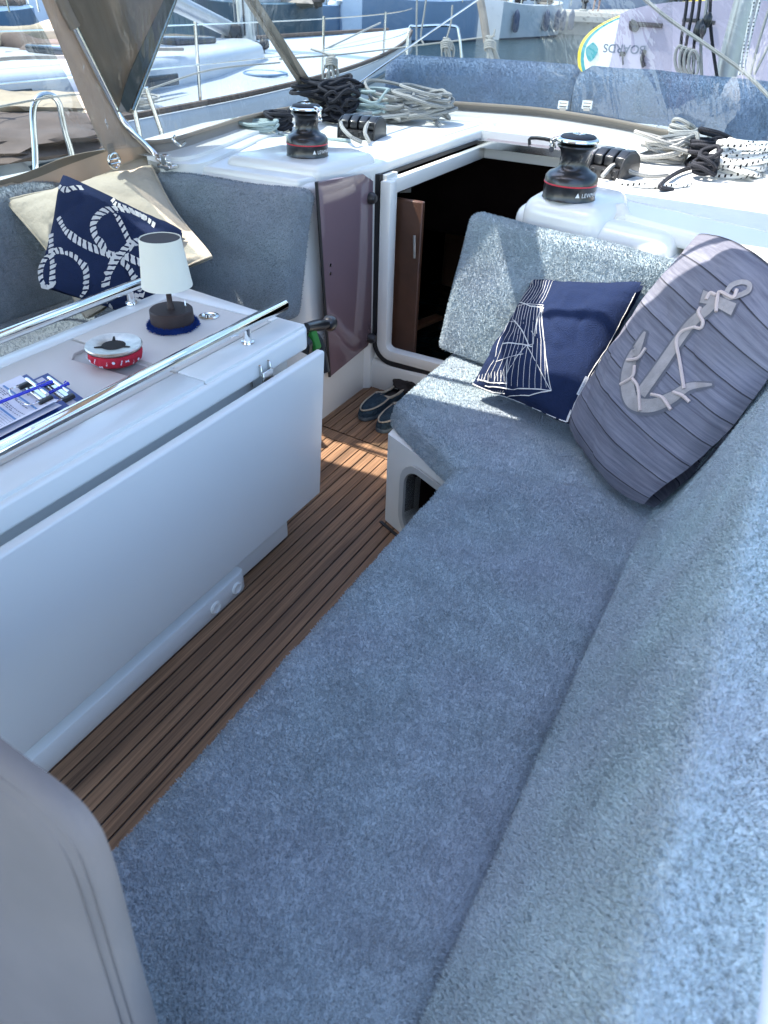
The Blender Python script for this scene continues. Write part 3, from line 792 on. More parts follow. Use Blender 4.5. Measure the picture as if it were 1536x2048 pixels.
for root, u in ((f1, 1130), (f2, 1178)):
    q0 = ay(u, 197, 5.20); q1 = ay(u-6, 222, 5.14)
    b = newbm(); wv = V((.022, 0, 0))
    hexa(b, [q1-wv, q1+wv, q1+wv+V((0, .006, 0)), q1-wv+V((0, .006, 0)), q0-wv, q0+wv, q0+wv+V((0, .006, 0)), q0-wv+V((0, .006, 0))])
    obj('strap', b, canvas_strip, root)
    qm = (q0+q1)/2; b = newbm()
    for dz in (-.018, .0, .018): box(b, (qm.x-.03, qm.y-.014, qm.z+dz-.005), (qm.x+.03, qm.y-.004, qm.z+dz+.005))
    box(b, (qm.x-.032, qm.y-.013, qm.z-.023), (qm.x-.024, qm.y-.003, qm.z+.023)); box(b, (qm.x+.024, qm.y-.013, qm.z-.023), (qm.x+.032, qm.y-.003, qm.z+.023))
    obj('buckle', b, print_white, root); seat_at(root)

# ================================================================== PILLOWS
class Pillow:
    def __init__(s, name, px, zs, th, m, label, back=None, concave=.05, seed=1, parts=None, puff=.5, cr=.05):
        s.cr = cr
        s.px = px; s.c = [az(*p, z) for p, z in zip(px, zs)]; s.th = th; s.concave = concave; s.seed = seed; s.puff = puff
        a = (s.c[1]-s.c[0]) + (s.c[2]-s.c[3]); d = (s.c[3]-s.c[0]) + (s.c[2]-s.c[1])
        s.n = a.cross(d).normalized()
        if s.n.dot(EYE - s.c[0]) < 0: s.n = -s.n
        s.H = s._homo()
        s.root = thing(name, label, 'pillow'); 
        n = 44; F = [[s.pt(i/n, j/n) for i in range(n+1)] for j in range(n+1)]
        Bk = [[s.pt(i/n, j/n, side=-1) for i in range(n+1)] for j in range(n+1)]
        b = newbm(); va = grid_faces(b, F, n, n); vb = grid_faces(b, Bk, n, n, mi=1)
        bmesh.ops.remove_doubles(b, verts=b.verts, dist=.0006)
        s.cover = obj('pillow_cover', b, [m, back or m], s.root)
    def add(s, bm, m):
        me = s.cover.data; k = len(me.materials); me.materials.append(m)
        for f in bm.faces: f.material_index = k
        tmp = bpy.data.meshes.new('print'); bmesh.ops.recalc_face_normals(bm, faces=bm.faces); bm.to_mesh(tmp); bm.free()
        b2 = bmesh.new(); b2.from_mesh(me); b2.from_mesh(tmp); b2.to_mesh(me); b2.free(); bpy.data.meshes.remove(tmp)
    def pt(s, u, v, off=0, side=1):
        q_ = s.cr*(abs(2*u-1)*abs(2*v-1))**3; u = u+(.5-u)*q_; v = v+(.5-v)*q_
        c = s.c; k = s.concave; e = math.sin(math.pi*u); g = math.sin(math.pi*v)
        uu = u + (.5-u)*k*g*2*abs(u-.5)**1.5*2; vv = v + (.5-v)*k*e*2*abs(v-.5)**1.5*2
        p = c[0]*(1-uu)*(1-vv) + c[1]*uu*(1-vv) + c[2]*uu*vv + c[3]*(1-uu)*vv
        fu = max(0, 1-(2*u-1)**2)**s.puff; fv = max(0, 1-(2*v-1)**2)**s.puff
        h = fu*fv*s.th/2
        wr = .013*noise.noise(V((u*4, v*4, s.seed*3.1)))*min(1, 4*fu*fv) - .006*(1-abs(2*noise.noise(V((u*3+v*2, v*5-u*3, s.seed*1.7)))))**4*min(1, 4*fu*fv) + .004*noise.noise(V((u*14, v*9, s.seed)))*fu*fv
        edge = (1-fu*fv)**2
        wr += .005*edge*noise.noise(V((u*16, v*16, s.seed+9)))*(fu*fv > .01)
        return p + s.n*(side*h + wr + off)
    def _homo(s):
        A = []; B = []
        for (x, y), (u, v) in zip(s.px, ((0, 0), (1, 0), (1, 1), (0, 1))):
            A.append([x, y, 1, 0, 0, 0, -u*x, -u*y]); B.append(u); A.append([0, 0, 0, x, y, 1, -v*x, -v*y]); B.append(v)
        return np.linalg.solve(np.array(A, float), np.array(B, float))
    def uv(s, x, y):
        # print coordinates of a point of the pattern; iterate for the bulge of the padding
        tx, ty = x, y
        d0 = RM @ V((x-768, y-1024, _f)); u = v = .5
        h = s.H; w_ = h[6]*tx+h[7]*ty+1; u = (h[0]*tx+h[1]*ty+h[2])/w_; v = (h[3]*tx+h[4]*ty+h[5])/w_
        for _ in range(6):
            p = s.pt(min(1, max(0, u)), min(1, max(0, v))); q = RM.transposed() @ (p-EYE)
            px, py = 768+_f*q.x/q.z, 1024+_f*q.y/q.z
            tx += (x-px)*.8; ty += (y-py)*.8
            w_ = h[6]*tx+h[7]*ty+1; u = min(1.0, max(0, (h[0]*tx+h[1]*ty+h[2])/w_)); v = min(1.0, max(0, (h[3]*tx+h[4]*ty+h[5])/w_))
        return u, v
    def line(s, bm, uvs, w, off=.0012, mi=0, wob=0, smooth=True):
        """an embroidered or printed line on the cover; w in metres"""
        pts = [V((u, v, 0)) for u, v in uvs]
        if smooth and len(pts) > 2: pts = smooth_path(pts, 6)
        else:
            q = []
            for a, c in zip(pts, pts[1:]):
                m_ = max(2, int((c-a).length*26)); q += [a.lerp(c, k/m_) for k in range(m_)]
            pts = q + [pts[-1]]
        W = [s.pt(min(1, max(0, p.x)), min(1, max(0, p.y)), off) for p in pts]
        for i in range(len(W)-1):
            d = W[i+1]-W[i]
            if d.length < 1e-6: continue
            d.normalize()
        prev = None
        for i, p in enumerate(W):
            d = (W[min(i+1, len(W)-1)] - W[max(i-1, 0)])
            if d.length < 1e-7: continue
            sd = d.normalized().cross(s.n)
            ww = w/2*(1 + wob*math.sin(i*2.3+s.seed))
            cur = (bm.verts.new(p+sd*ww), bm.verts.new(p-sd*ww))
            if prev: bm.faces.new((prev[0], prev[1], cur[1], cur[0])).material_index = mi
            prev = cur
    def rope(s, bm, pxs, w, tile, off=.0016, mi=0):
        """a twisted printed rope: a row of slanted strands"""
        uvs = [s.uv(*p) for p in pxs]
        W = [s.pt(q.x, q.y, off) for q in smooth_path([V((u, v, 0)) for u, v in uvs], 14)]
        L = [0]
        for a, c in zip(W, W[1:]): L.append(L[-1]+(c-a).length)
        def at(t):
            t = max(0, min(L[-1]-1e-6, t)); i = np.searchsorted(L, t, side='right')-1; i = min(i, len(W)-2)
            k = (t-L[i])/max(1e-9, L[i+1]-L[i]); d = (W[i+1]-W[i]).normalized(); return W[i].lerp(W[i+1], k), d.cross(s.n)
        n = max(1, int(L[-1]/tile))
        for i in range(n):
            t0 = (i+.06)*L[-1]/n; t1 = (i+.80)*L[-1]/n; sl_ = tile*.75; vs = []
            for (t, k) in ((t0, -1), (t0+.15*(t1-t0), -.3), (t0, .5), (t0+.1*(t1-t0), 1), (t1, 1), (t1, .3), (t1-.1*(t1-t0), -.5), (t1, -1)):
                p, sd = at(t + sl_*k*.5); vs.append(bm.verts.new(p + sd*k*w/2))
            bm.faces.new(vs).material_index = mi

# cream pillow
cp = Pillow('cream_pillow', [(0, 398), (300, 305), (438, 518), (170, 648)], (.83, .97, .72, .47), .15, cream, 'large cream velvet pillow leaning behind the navy rope pillow', seed=3, concave=.10)
b = newbm(); ed = [cp.pt(t, 0) for t in np.linspace(0, 1, 30)] + [cp.pt(1, t) for t in np.linspace(.03, 1, 30)] + [cp.pt(1-t, 1) for t in np.linspace(.03, 1, 30)] + [cp.pt(0, 1-t) for t in np.linspace(.03, .98, 30)]
tube(b, ed, .004, 6, closed=True); obj('piping', b, cream, cp.root)
# navy pillow with rope pattern
npil = Pillow('rope_pattern_pillow', [(122, 343), (372, 462), (325, 655), (72, 572)], (.95, .79, .53, .66), .17, navy, 'navy pillow patterned with white twisted ropes on the port bench', seed=5, concave=.03)
b = newbm()
Z4 = lambda l: [(x/2.259, 280+y/2.259) for x, y in l]
for pth in ([(268, 205), (300, 228), (345, 222), (385, 222)],
            [(268, 345), (310, 420), (380, 470), (450, 500), (500, 515), (530, 520)],
            [(700, 395), (640, 350), (560, 320), (490, 315), (440, 350), (425, 400), (450, 460), (500, 520), (520, 545)],
            [(515, 330), (545, 390), (575, 455), (600, 500)],
            [(640, 455), (590, 470), (545, 510), (510, 560), (485, 610), (475, 670)],
            [(500, 270), (530, 300), (600, 330), (660, 365)],
            [(240, 420), (238, 500), (245, 580), (235, 650), (205, 655), (190, 610), (205, 550), (245, 505), (300, 505), (350, 530), (385, 575), (395, 620), (380, 680), (360, 725)],
            [(545, 540), (590, 580), (610, 630), (640, 690), (600, 730)], [(560, 520), (620, 550), (680, 570)],
            [(480, 700), (495, 740), (510, 775)], [(620, 690), (600, 720), (585, 745)], [(180, 660), (215, 680), (240, 640)]):
    npil.rope(b, Z4(pth), .026, .019)
npil.add(b, embroid)

# weathered-plank pillow with anchor
apil = Pillow('anchor_pillow', [(1412, 452), (1640, 640), (1292, 1030), (1136, 848)], (1.03, .966, .460, .460), .185, plank_print_m, 'large grey-lilac pillow printed with planks and a rope-wrapped anchor', seed=8, concave=-.05, cr=.075, puff=.42)
# planks run across: uv v axis is the pillow's long side
Z7 = lambda l: [(860+x/2.272, 380+y/2.272) for x, y in l]
b = newbm()
def patch(pl, bm, pxs, off, mi=0):
    vs = [bm.verts.new(pl.pt(*pl.uv(*p), off)) for p in pxs]
    f = bm.faces.new(vs); f.material_index = mi
    bmesh.ops.triangulate(bm, faces=[f])
def ribbon(pl, bm, pxs, wpx, off, mi=0):
    pts = smooth_path([V((x, y, 0)) for x, y in pxs], 8)
    prev = None
    for i, p in enumerate(pts):
        d = (pts[min(i+1, len(pts)-1)] - pts[max(i-1, 0)]).normalized(); nrm = V((-d.y, d.x, 0))
        t = i/(len(pts)-1); ww = (wpx(t) if callable(wpx) else wpx)/2
        cur = []
        for k in (-1, -.33, .33, 1):
            q = p + nrm*ww*k; cur.append(bm.verts.new(pl.pt(*pl.uv(q.x, q.y), off)))
        if prev:
            for k in range(3): bm.faces.new((prev[k], prev[k+1], cur[k+1], cur[k])).material_index = mi
        prev = cur
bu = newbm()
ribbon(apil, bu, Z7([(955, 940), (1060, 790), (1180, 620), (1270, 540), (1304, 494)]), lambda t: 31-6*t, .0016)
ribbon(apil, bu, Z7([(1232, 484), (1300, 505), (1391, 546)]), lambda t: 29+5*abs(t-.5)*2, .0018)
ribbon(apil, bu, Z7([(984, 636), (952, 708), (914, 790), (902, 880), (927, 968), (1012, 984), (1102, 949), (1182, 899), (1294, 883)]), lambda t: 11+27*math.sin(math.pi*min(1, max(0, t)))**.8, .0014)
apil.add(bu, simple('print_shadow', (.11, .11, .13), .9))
ribbon(apil, b, Z7([(960, 930), (1060, 790), (1180, 620), (1270, 540), (1300, 500)]), lambda t: 22-6*t, .0030)
ribbon(apil, b, Z7([(1238, 485), (1300, 505), (1385, 545)]), lambda t: 21+5*abs(t-.5)*2, .0036)
ribbon(apil, b, Z7([(980, 645), (950, 710), (912, 790), (900, 880), (925, 965), (1010, 980), (1100, 945), (1180, 895), (1285, 885)]), lambda t: 4+24*math.sin(math.pi*min(1, max(0, t)))**.8, .0026)
ring = [(1350+0, 470), (1375, 435), (1420, 420), (1455, 430), (1450, 460), (1410, 480), (1370, 490), (1345, 480)]
ribbon(apil, b, Z7(ring + ring[:1]), 10, .0034)
apil.add(b, anchor_wood)
b = newbm()
for pth in ([(1400, 455), (1385, 490), (1355, 480), (1320, 465), (1310, 500), (1305, 555)], [(1305, 480), (1280, 470), (1260, 500)],
            [(1235, 535), (1225, 560), (1245, 600), (1235, 630), (1205, 625)],
            [(1205, 625), (1150, 645), (1125, 690), (1140, 780), (1160, 905)],
            [(985, 720), (950, 765), (900, 775)], [(935, 800), (925, 850), (870, 885)], [(925, 860), (950, 900), (960, 1005)],
            [(1010, 930), (1060, 945), (1100, 1000)], [(1110, 920), (1150, 935), (1185, 965)]):
    pts = [apil.pt(*apil.uv(*q), .004) for q in Z7(pth)]
    tube(b, smooth_path(pts, 8), .0042, 6)
apil.add(b, anchor_rope)

# navy pillow with sailing boats
bp = Pillow('boat_pillow', [(1066, 556), (1297, 560), (1137, 856), (940, 774)], (.76, .845, .48, .46), .165, navy, 'small navy pillow with white line drawing of a sailing boat', seed=11, concave=.05)
bi = newbm()
L = lambda pts, w=.0035, sm=False, wob=.15: bp.line(bi, [bp.uv(*q) for q in Z7(pts)], w*.62, wob=wob, smooth=sm)
# hull of sail lines
for k in range(11):
    t = k/10
    top = (395+118*t, 520+6*t) if k else (398, 520); bot = (262+270*t, 880+28*t)
    L([top, ((top[0]*.5+bot[0]*.5)+4*math.sin(k), (top[1]+bot[1])/2), bot], .0024, True)
for k in range(9):
    t = k/8; L([(462+105*t, 398+3*t), (440+95*t+6, 455), (400+110*t, 515)], .0024, True)
L([(398, 516), (455, 528), (518, 537)], .006); L([(398, 530), (518, 524)], .003)
L([(508, 530), (552, 912)], .0045); L([(508, 530), (470, 700), (440, 705), (352, 830)], .0035); L([(440, 705), (548, 908)], .0035); L([(380, 590), (420, 640), (452, 710)], .005, True)
L([(330, 700), (400, 700), (465, 712)], .006, True); L([(250, 890), (360, 905), (552, 912)], .005); L([(552, 912), (450, 935), (340, 960)], .005); L([(352, 770), (350, 880), (345, 960)], .004)
L([(395, 600), (360, 600), (300, 750), (240, 870)], .003); L([(425, 745), (300, 780)], .003)
L([(460, 640), (478, 665), (500, 560)], .003)
for (x0, y0, x1, y1) in ((215, 860, 350, 880), (225, 905, 340, 925), (235, 930, 345, 945), (200, 890, 340, 960), (240, 950, 350, 985), (190, 880, 250, 940), (350, 985, 420, 1000), (440, 1030, 490, 1038), (510, 1050, 555, 1068), (570, 1072, 610, 1078), (300, 990, 400, 1010)):
    L([(x0, y0), ((x0+x1)/2, (y0+y1)/2+6), (x1, y1)], .0055, True, .4)
for k in range(9): L([(225+k*14, 840-k*3), (218+k*15, 870)], .003)
for k in range(7): L([(262+k*12, 912), (258+k*12, 934)], .004)
# zip side braid
L([(975, 470), (880, 590), (800, 720), (715, 860), (650, 990), (625, 1070)], .0035, True, .5)
L([(960, 505), (885, 620), (820, 725), (730, 870)], .0022, True, .5)
L([(640, 1000), (610, 1080)], .009, False, .6)
bp.add(bi, embroid)
# sewn tag
c4 = [(1173, 754), (1183, 758), (1164, 794), (1155, 790)]
q = [bp.pt(*bp.uv(*p), .006) for p in c4]
b = newbm(); nn = bp.n*.0015; hexa(b, q + [p+nn for p in q])
tg = obj('sewn_tag', b, print_white, bp.root, smooth=False)
b = newbm(); ux = (q[1]+q[0])/2 - (q[3]+q[2])/2; uy = (q[3]-q[2] + q[0]-q[1])/2
text_mesh(b, 'RIVIERE COCO', (q[2]+(q[3]-q[2])*.25)+nn*1.3+ux*.06, ux, uy, ux.length*.088, lift=.0005)
obj('lettering', b, ink, tg, smooth=False)
for p_ in (cp, npil, apil, bp): seat_at(p_.root)

# ================================================================== COCKPIT TABLE
TZ = .68
t = thing('cockpit_table', 'white moulded cockpit table with hanging leaf and two steel rails', 'table')
tab = t
b = newbm()
X0, X1, Y0, Y1 = -1.715, -1.150, .20, 1.655
TY = lambda x: Y1 + (-.0)*(x)
out = [(X0, Y0), (X1, Y0), (X1, Y1-.03), (X1-.02, Y1), (X0+.05, Y1+.05), (X0, Y1+.02)]
poly_prism(b, out, .618, TZ); bevel(b, .010, 4)
top = obj('tabletop', b, gel_table, t)
b = newbm()   # inset lids, 2 mm gaps, with a finger recess
lid_y = [(1.205, 1.60), (.56, 1.195), (.225, .55)]
Lx0, Lx1 = -1.640, -1.262
for i, (ya, yb) in enumerate(lid_y):
    if i != 1: poly_prism(b, [(Lx0, ya), (Lx1, ya), (Lx1, yb), (Lx0, yb)], TZ-.002, TZ+.009)
    else:
        r0, r1 = -1.560, -1.335
        poly_prism(b, [(Lx0, ya), (Lx1, ya), (Lx1, yb), (r1+.035, yb), (r1+.0, yb-.075), (r0+.025, yb-.085), (r0, yb-.055), (r0, yb), (Lx0, yb)], TZ-.002, TZ+.009)
bevel(b, .002, 2)
obj('storage_lid', b, gel_nonskid if False else simple('lid_gelcoat', (.66, .635, .595), .5, bump=.12, bscale=500), t)
b = newbm(); poly_prism(b, [(-1.558, 1.112), (-1.337, 1.122), (-1.302, 1.193), (-1.558, 1.193)], TZ+.0001, TZ+.0008)
obj('finger_recess', b, gel_grey, t, smooth=False)
b = newbm()
for (ya, yb) in ((.22, .553), (.557, 1.198), (1.202, 1.640)): poly_prism(b, [(-1.257, ya), (-1.165, ya), (-1.165, yb), (-1.257, yb)], TZ-.002, TZ+.009)
poly_prism(b, [(-1.700, .22), (-1.645, .22), (-1.645, 1.605), (-1.262, 1.605), (-1.262, 1.640), (-1.66, 1.675), (-1.700, 1.655)], TZ-.002, TZ+.009)
bevel(b, .003, 2); obj('rim', b, gel_table, t)
b = newbm()  # grooves in the outer rim
for ya in (1.20, .555): box(b, (-1.262, ya-.0018, TZ), (-1.160, ya+.0018, TZ+.0006))
box(b, (-1.2605, .225, TZ), (-1.2575, 1.6, TZ+.0006)); box(b, (-1.6445, .225, TZ), (-1.6415, 1.6, TZ+.0006)); box(b, (-1.64, 1.602, TZ), (-1.262, 1.605, TZ+.0006))
obj('groove', b, gel_grey, t, smooth=False)
b = newbm()   # body
poly_prism(b, [(-1.665, .22), (-1.19, .22), (-1.19, 1.585), (-1.665, 1.60)], .10, .6175); bevel(b, .012, 3)
obj('storage_box', b, gel_table, t)
b = newbm()
poly_prism(b, [(-1.66, .24), (-1.150, .24), (-1.150, 1.475), (-1.165, 1.49), (-1.66, 1.49)], .010, .112); bevel(b, .006, 2)
obj('lower_cabinet', b, gel_table, t)
b = newbm(); poly_prism(b, [(-1.6, .24), (-1.118, .24), (-1.118, 1.195), (-1.126, 1.215), (-1.6, 1.215)], .0, .075); bevel(b, .006, 2)
obj('plinth', b, gel_table, t)
for (u, v) in ((473, 1176), (431, 1215)):
    q = ax(u, v, -1.118); b = newbm(); lathe(b, (0, 0, 0), [(.001, 0), (.020, 0), (.020, .003), (.016, .006), (.012, .004), (.001, .004)], 24)
    for vv in b.verts: vv.co = q + V((vv.co.z, vv.co.x, vv.co.y))
    obj('plug', b, gel_table, t)
b = newbm()   # hanging leaf
hexa(b, [(-1.130, .22, .130), (-1.100, .22, .130), (-1.100, 1.600, .130), (-1.130, 1.600, .130), (-1.130, .22, .620), (-1.100, .22, .620), (-1.100, 1.648, .620), (-1.130, 1.648, .620)])
bevel(b, .008, 4); obj('table_leaf', b, gel_table, t)
q = ax(520, 752, -1.165); b = newbm()
box(b, (-1.186, q.y-.022, q.z-.03), (-1.178, q.y+.022, q.z+.045)); box(b, (-1.1775, q.y-.022, q.z-.03), (-1.140, q.y-.017, q.z+.045)); box(b, (-1.1775, q.y+.017, q.z-.03), (-1.140, q.y+.022, q.z+.045)); box(b, (-1.1395, q.y-.022, q.z-.03), (-1.134, q.y+.022, q.z+.025))
bevel(b, .0015, 1); obj('hinge_bracket', b, steel, t)
for (xr, zr, y1, yp) in ((-1.222, .742, 1.625, 1.445), (-1.70, .737, 1.56, 1.485)):
    b = newbm(); tube(b, [(xr, .225, zr), (xr, y1-.004, zr), (xr, y1, zr)], [.0165, .0165, .0135], 20); rl = obj('handrail', b, chrome, t)
    for yy in (yp, .40):
        b = newbm(); tube(b, [(xr, yy, TZ+.009), (xr, yy, zr)], .0115, 16); lathe(b, (xr, yy, TZ+.009), [(.001, .0005), (.019, .0005), (.018, .004), (.012, .005)], 20); obj('post', b, chrome, rl)
q = az(418, 633, TZ+.009); b = newbm(); lathe(b, q, [(.001, 0), (.030, 0), (.030, .003), (.022, .005), (.018, .002), (.001, .002)], 28); fl = obj('deck_filler', b, steel, t)
b = newbm(); box(b, (q.x-.012, q.y-.003, q.z+.002), (q.x+.012, q.y+.003, q.z+.008)); lathe(b, q, [(.001, .002), (.009, .002), (.008, .006), (.001, .006)], 12); obj('key_slot', b, steel, fl)
seat_at(t)

# winch handle in its pocket at the table's forward end
t = thing('winch_crank', 'black winch crank sticking out of a green pocket at the table end', 'winch crank')
g0 = ay(612, 655, 1.72); g1 = ay(662, 646, 1.90)
b = newbm(); dd = (g1-g0)
tube(b, [g0, g0+dd*.15, g0+dd*.35, g0+dd*.55, g0+dd*.72, g0+dd*.80, g0+dd*.84, g0+dd*.93, g0+dd*1.0, g0+dd*1.03], [.014, .016, .0185, .0185, .016, .014, .022, .027, .024, .012], 20)
obj('grip', b, black_gloss, t)
a0 = ay(575, 690, 1.70); a1 = ay(612, 672, 1.76)
b = newbm(); tube(b, smooth_path([a0, a1, a1+V((.03, .02, -.015)), a1+V((.05, .03, -.12))], 5), .017, 12); obj('lever_arm', b, black_plastic, t)
p4 = [ay(606, 690, 1.74), ay(621, 658, 1.74), ay(634, 700, 1.74), ay(618, 715, 1.74)]
b = newbm(); hexa(b, p4 + [p + V((.0, .03, .0)) for p in p4]); bevel(b, .005, 2); obj('pocket', b, green, t)
p4 = [ay(592, 700, 1.71), ay(606, 672, 1.71), ay(618, 690, 1.71), ay(617, 712, 1.71), ]
b = newbm(); hexa(b, p4 + [p + V((.0, .025, .0)) for p in p4]); bevel(b, .004, 2); obj('pocket_lining', b, black_plastic, t)
seat_at(t)

# table lamp on its felt mat
lx, ly = az(347, 652, TZ+.009).xy; z0 = TZ+.0093
b = newbm(); lathe(b, (lx, ly, z0), [(.001, 0), (.066, 0), (.068, .004), (.066, .010), (.001, .010)], 48)
for v in b.verts:
    d = V((v.co.x-lx, v.co.y-ly, 0)); v.co += d*.05*noise.noise(v.co*160)
felt = obj('felt_mat', b, felt_blue); add_pile(felt, 500000, .009, .0009, seed=9, nz=-.5)
tag(felt, 'fuzzy royal blue felt pad under the table lamp', 'mat')
t = thing('table_lamp', 'small dark table lamp with white cone shade on the cockpit table', 'lamp')
zb = z0+.0105
b = newbm(); lathe(b, (lx, ly, zb), [(.001, 0), (.066, 0), (.068, .002), (.067, .044), (.064, .047), (.001, .047)], 56); obj('lamp_base', b, bronze, t)
b = newbm(); lathe(b, (lx, ly, zb), [(.011, .047), (.011, .06), (.0085, .065), (.0085, .100), (.014, .108), (.026, .116), (.030, .126), (.030, .134), (.001, .134)], 28); obj('stem', b, bronze, t)
b = newbm(); s0, s1, sh = .077, .061, .146; zs = zb+.122
lathe(b, (lx, ly, zs), [(s0, 0), (s1, sh), (s1-.002, sh), (s1-.002, sh-.012)], 56)
bmesh.ops.delete(b, geom=[f for f in b.faces if len(f.verts) > 8], context='FACES_ONLY')
obj('lamp_shade', b, shade_cloth, t)
b = newbm(); lathe(b, (lx, ly, zs), [(.001, sh-.014), (s1-.003, sh-.014), (s1-.003, sh-.004), (s1-.004, sh-.002), (.001, sh-.003)], 48); obj('shade_cap', b, simple('cap', (.03, .025, .03), .6), t)
b = newbm(); tube(b, [(lx+.035, ly+.030, zb+.047), (lx+.035, ly+.030, zb+.055)], .003, 10); tube(b, [(lx+.035, ly+.030, zb+.055), (lx+.031, ly+.034, zb+.068)], .0018, 8); obj('switch', b, steel, t)
seat_at(t); t.scale = (.9, .9, .88)

# ashtray in a red cloth sleeve
axx, ayy = az(230, 703, TZ+.035).xy; z0 = TZ+.0093
t = thing('ashtray', 'round steel ashtray in a red printed beanbag sleeve', 'ashtray')
b = newbm()
prof = [(.001, 0), (.052, .0), (.068, .004), (.079, .016), (.082, .030), (.080, .043), (.076, .050), (.070, .040), (.001, .030)]
lathe(b, (axx, ayy, z0), prof, 72)
for v in b.verts:
    if v.co.z < z0+.047 and math.hypot(v.co.x-axx, v.co.y-ayy) > .0715:
        d = V((v.co.x-axx, v.co.y-ayy, 0)); v.co += d*(.06*noise.noise(v.co*38) + .025*noise.noise(v.co*90))*min(1, (v.co.z-z0)/.008)
obj('sleeve', b, red_cloth, t)
def sleeve_pt(a, h, off=.004):
    r = .084 - .1*abs(h-.028)**1.05*2 + off; return V((axx + r*math.cos(a), ayy + r*math.sin(a), z0+h))
b = newbm(); rr = random.Random(5)
def fl_poly(pts2, a0, h0):
    try: b.faces.new([b.verts.new(sleeve_pt(a0 + x/.084, h0+y)) for x, y in pts2])
    except ValueError: pass
for k, a0 in enumerate(np.linspace(-2.7, .6, 15)):
    h0 = .016 + .015*rr.random(); kind = k % 4; s = .0045
    if kind == 0: fl_poly([(s*math.cos(q), s*math.sin(q)) for q in np.linspace(0, 6.0, 10)], a0, h0)
    elif kind == 1:
        for i in range(3): fl_poly([(x*.7+i*.002, y*.7+i*.005-.003) for x, y in ((-.003, -.002), (.002, -.003), (.004, .002), (-.001, .003))], a0, h0)
    elif kind == 2: fl_poly([(-.006, -.004), (0, -.001), (.006, -.005), (.005, .004), (0, .001), (-.005, .003)], a0, h0)
    else:
        fl_poly([(0, 0), (.001, 0), (.0016, .010), (.0006, .010)], a0, h0); fl_poly([(-.003, -.002), (.001, -.002), (.001, .001), (-.003, .001)], a0, h0)
obj('sleeve_print', b, paper, t, smooth=False)
b = newbm(); lathe(b, (axx, ayy, z0), [(.083, .046), (.086, .050), (.086, .053), (.083, .056), (.078, .0555), (.060, .0535), (.040, .0515), (.036, .0505), (.036, .0485), (.083, .044)], 64)
bmesh.ops.delete(b, geom=[f for f in b.faces if len(f.verts) > 8], context='FACES_ONLY'); obj('lid', b, simple('lid_steel', (.62, .58, .52), .3, 1.0, var=.25, vscale=40), t)
b = newbm(); lathe(b, (axx, ayy, z0), [(.001, .040), (.036, .040), (.036, .0512), (.033, .0516), (.001, .0516)], 40)
for aa in (.2, 2.35, 4.2):
    b2 = [(.034, -.005), (.058, -.0025), (.058, .0025), (.034, .005)]
    pts = [V((axx + r*math.cos(aa) - s*math.sin(aa), ayy + r*math.sin(aa) + s*math.cos(aa), z0+.0525 + (r-.034)*.09+.0005)) for r, s in b2]
    hexa(b, [p - V((0, 0, .002)) for p in pts] + pts)
obj('lid_opening', b, simple('opening_black', (.01, .01, .01), .9), t)  # near-black disc and tabs filling the lid opening
seat_at(t); t.scale = (.83, .83, .86)

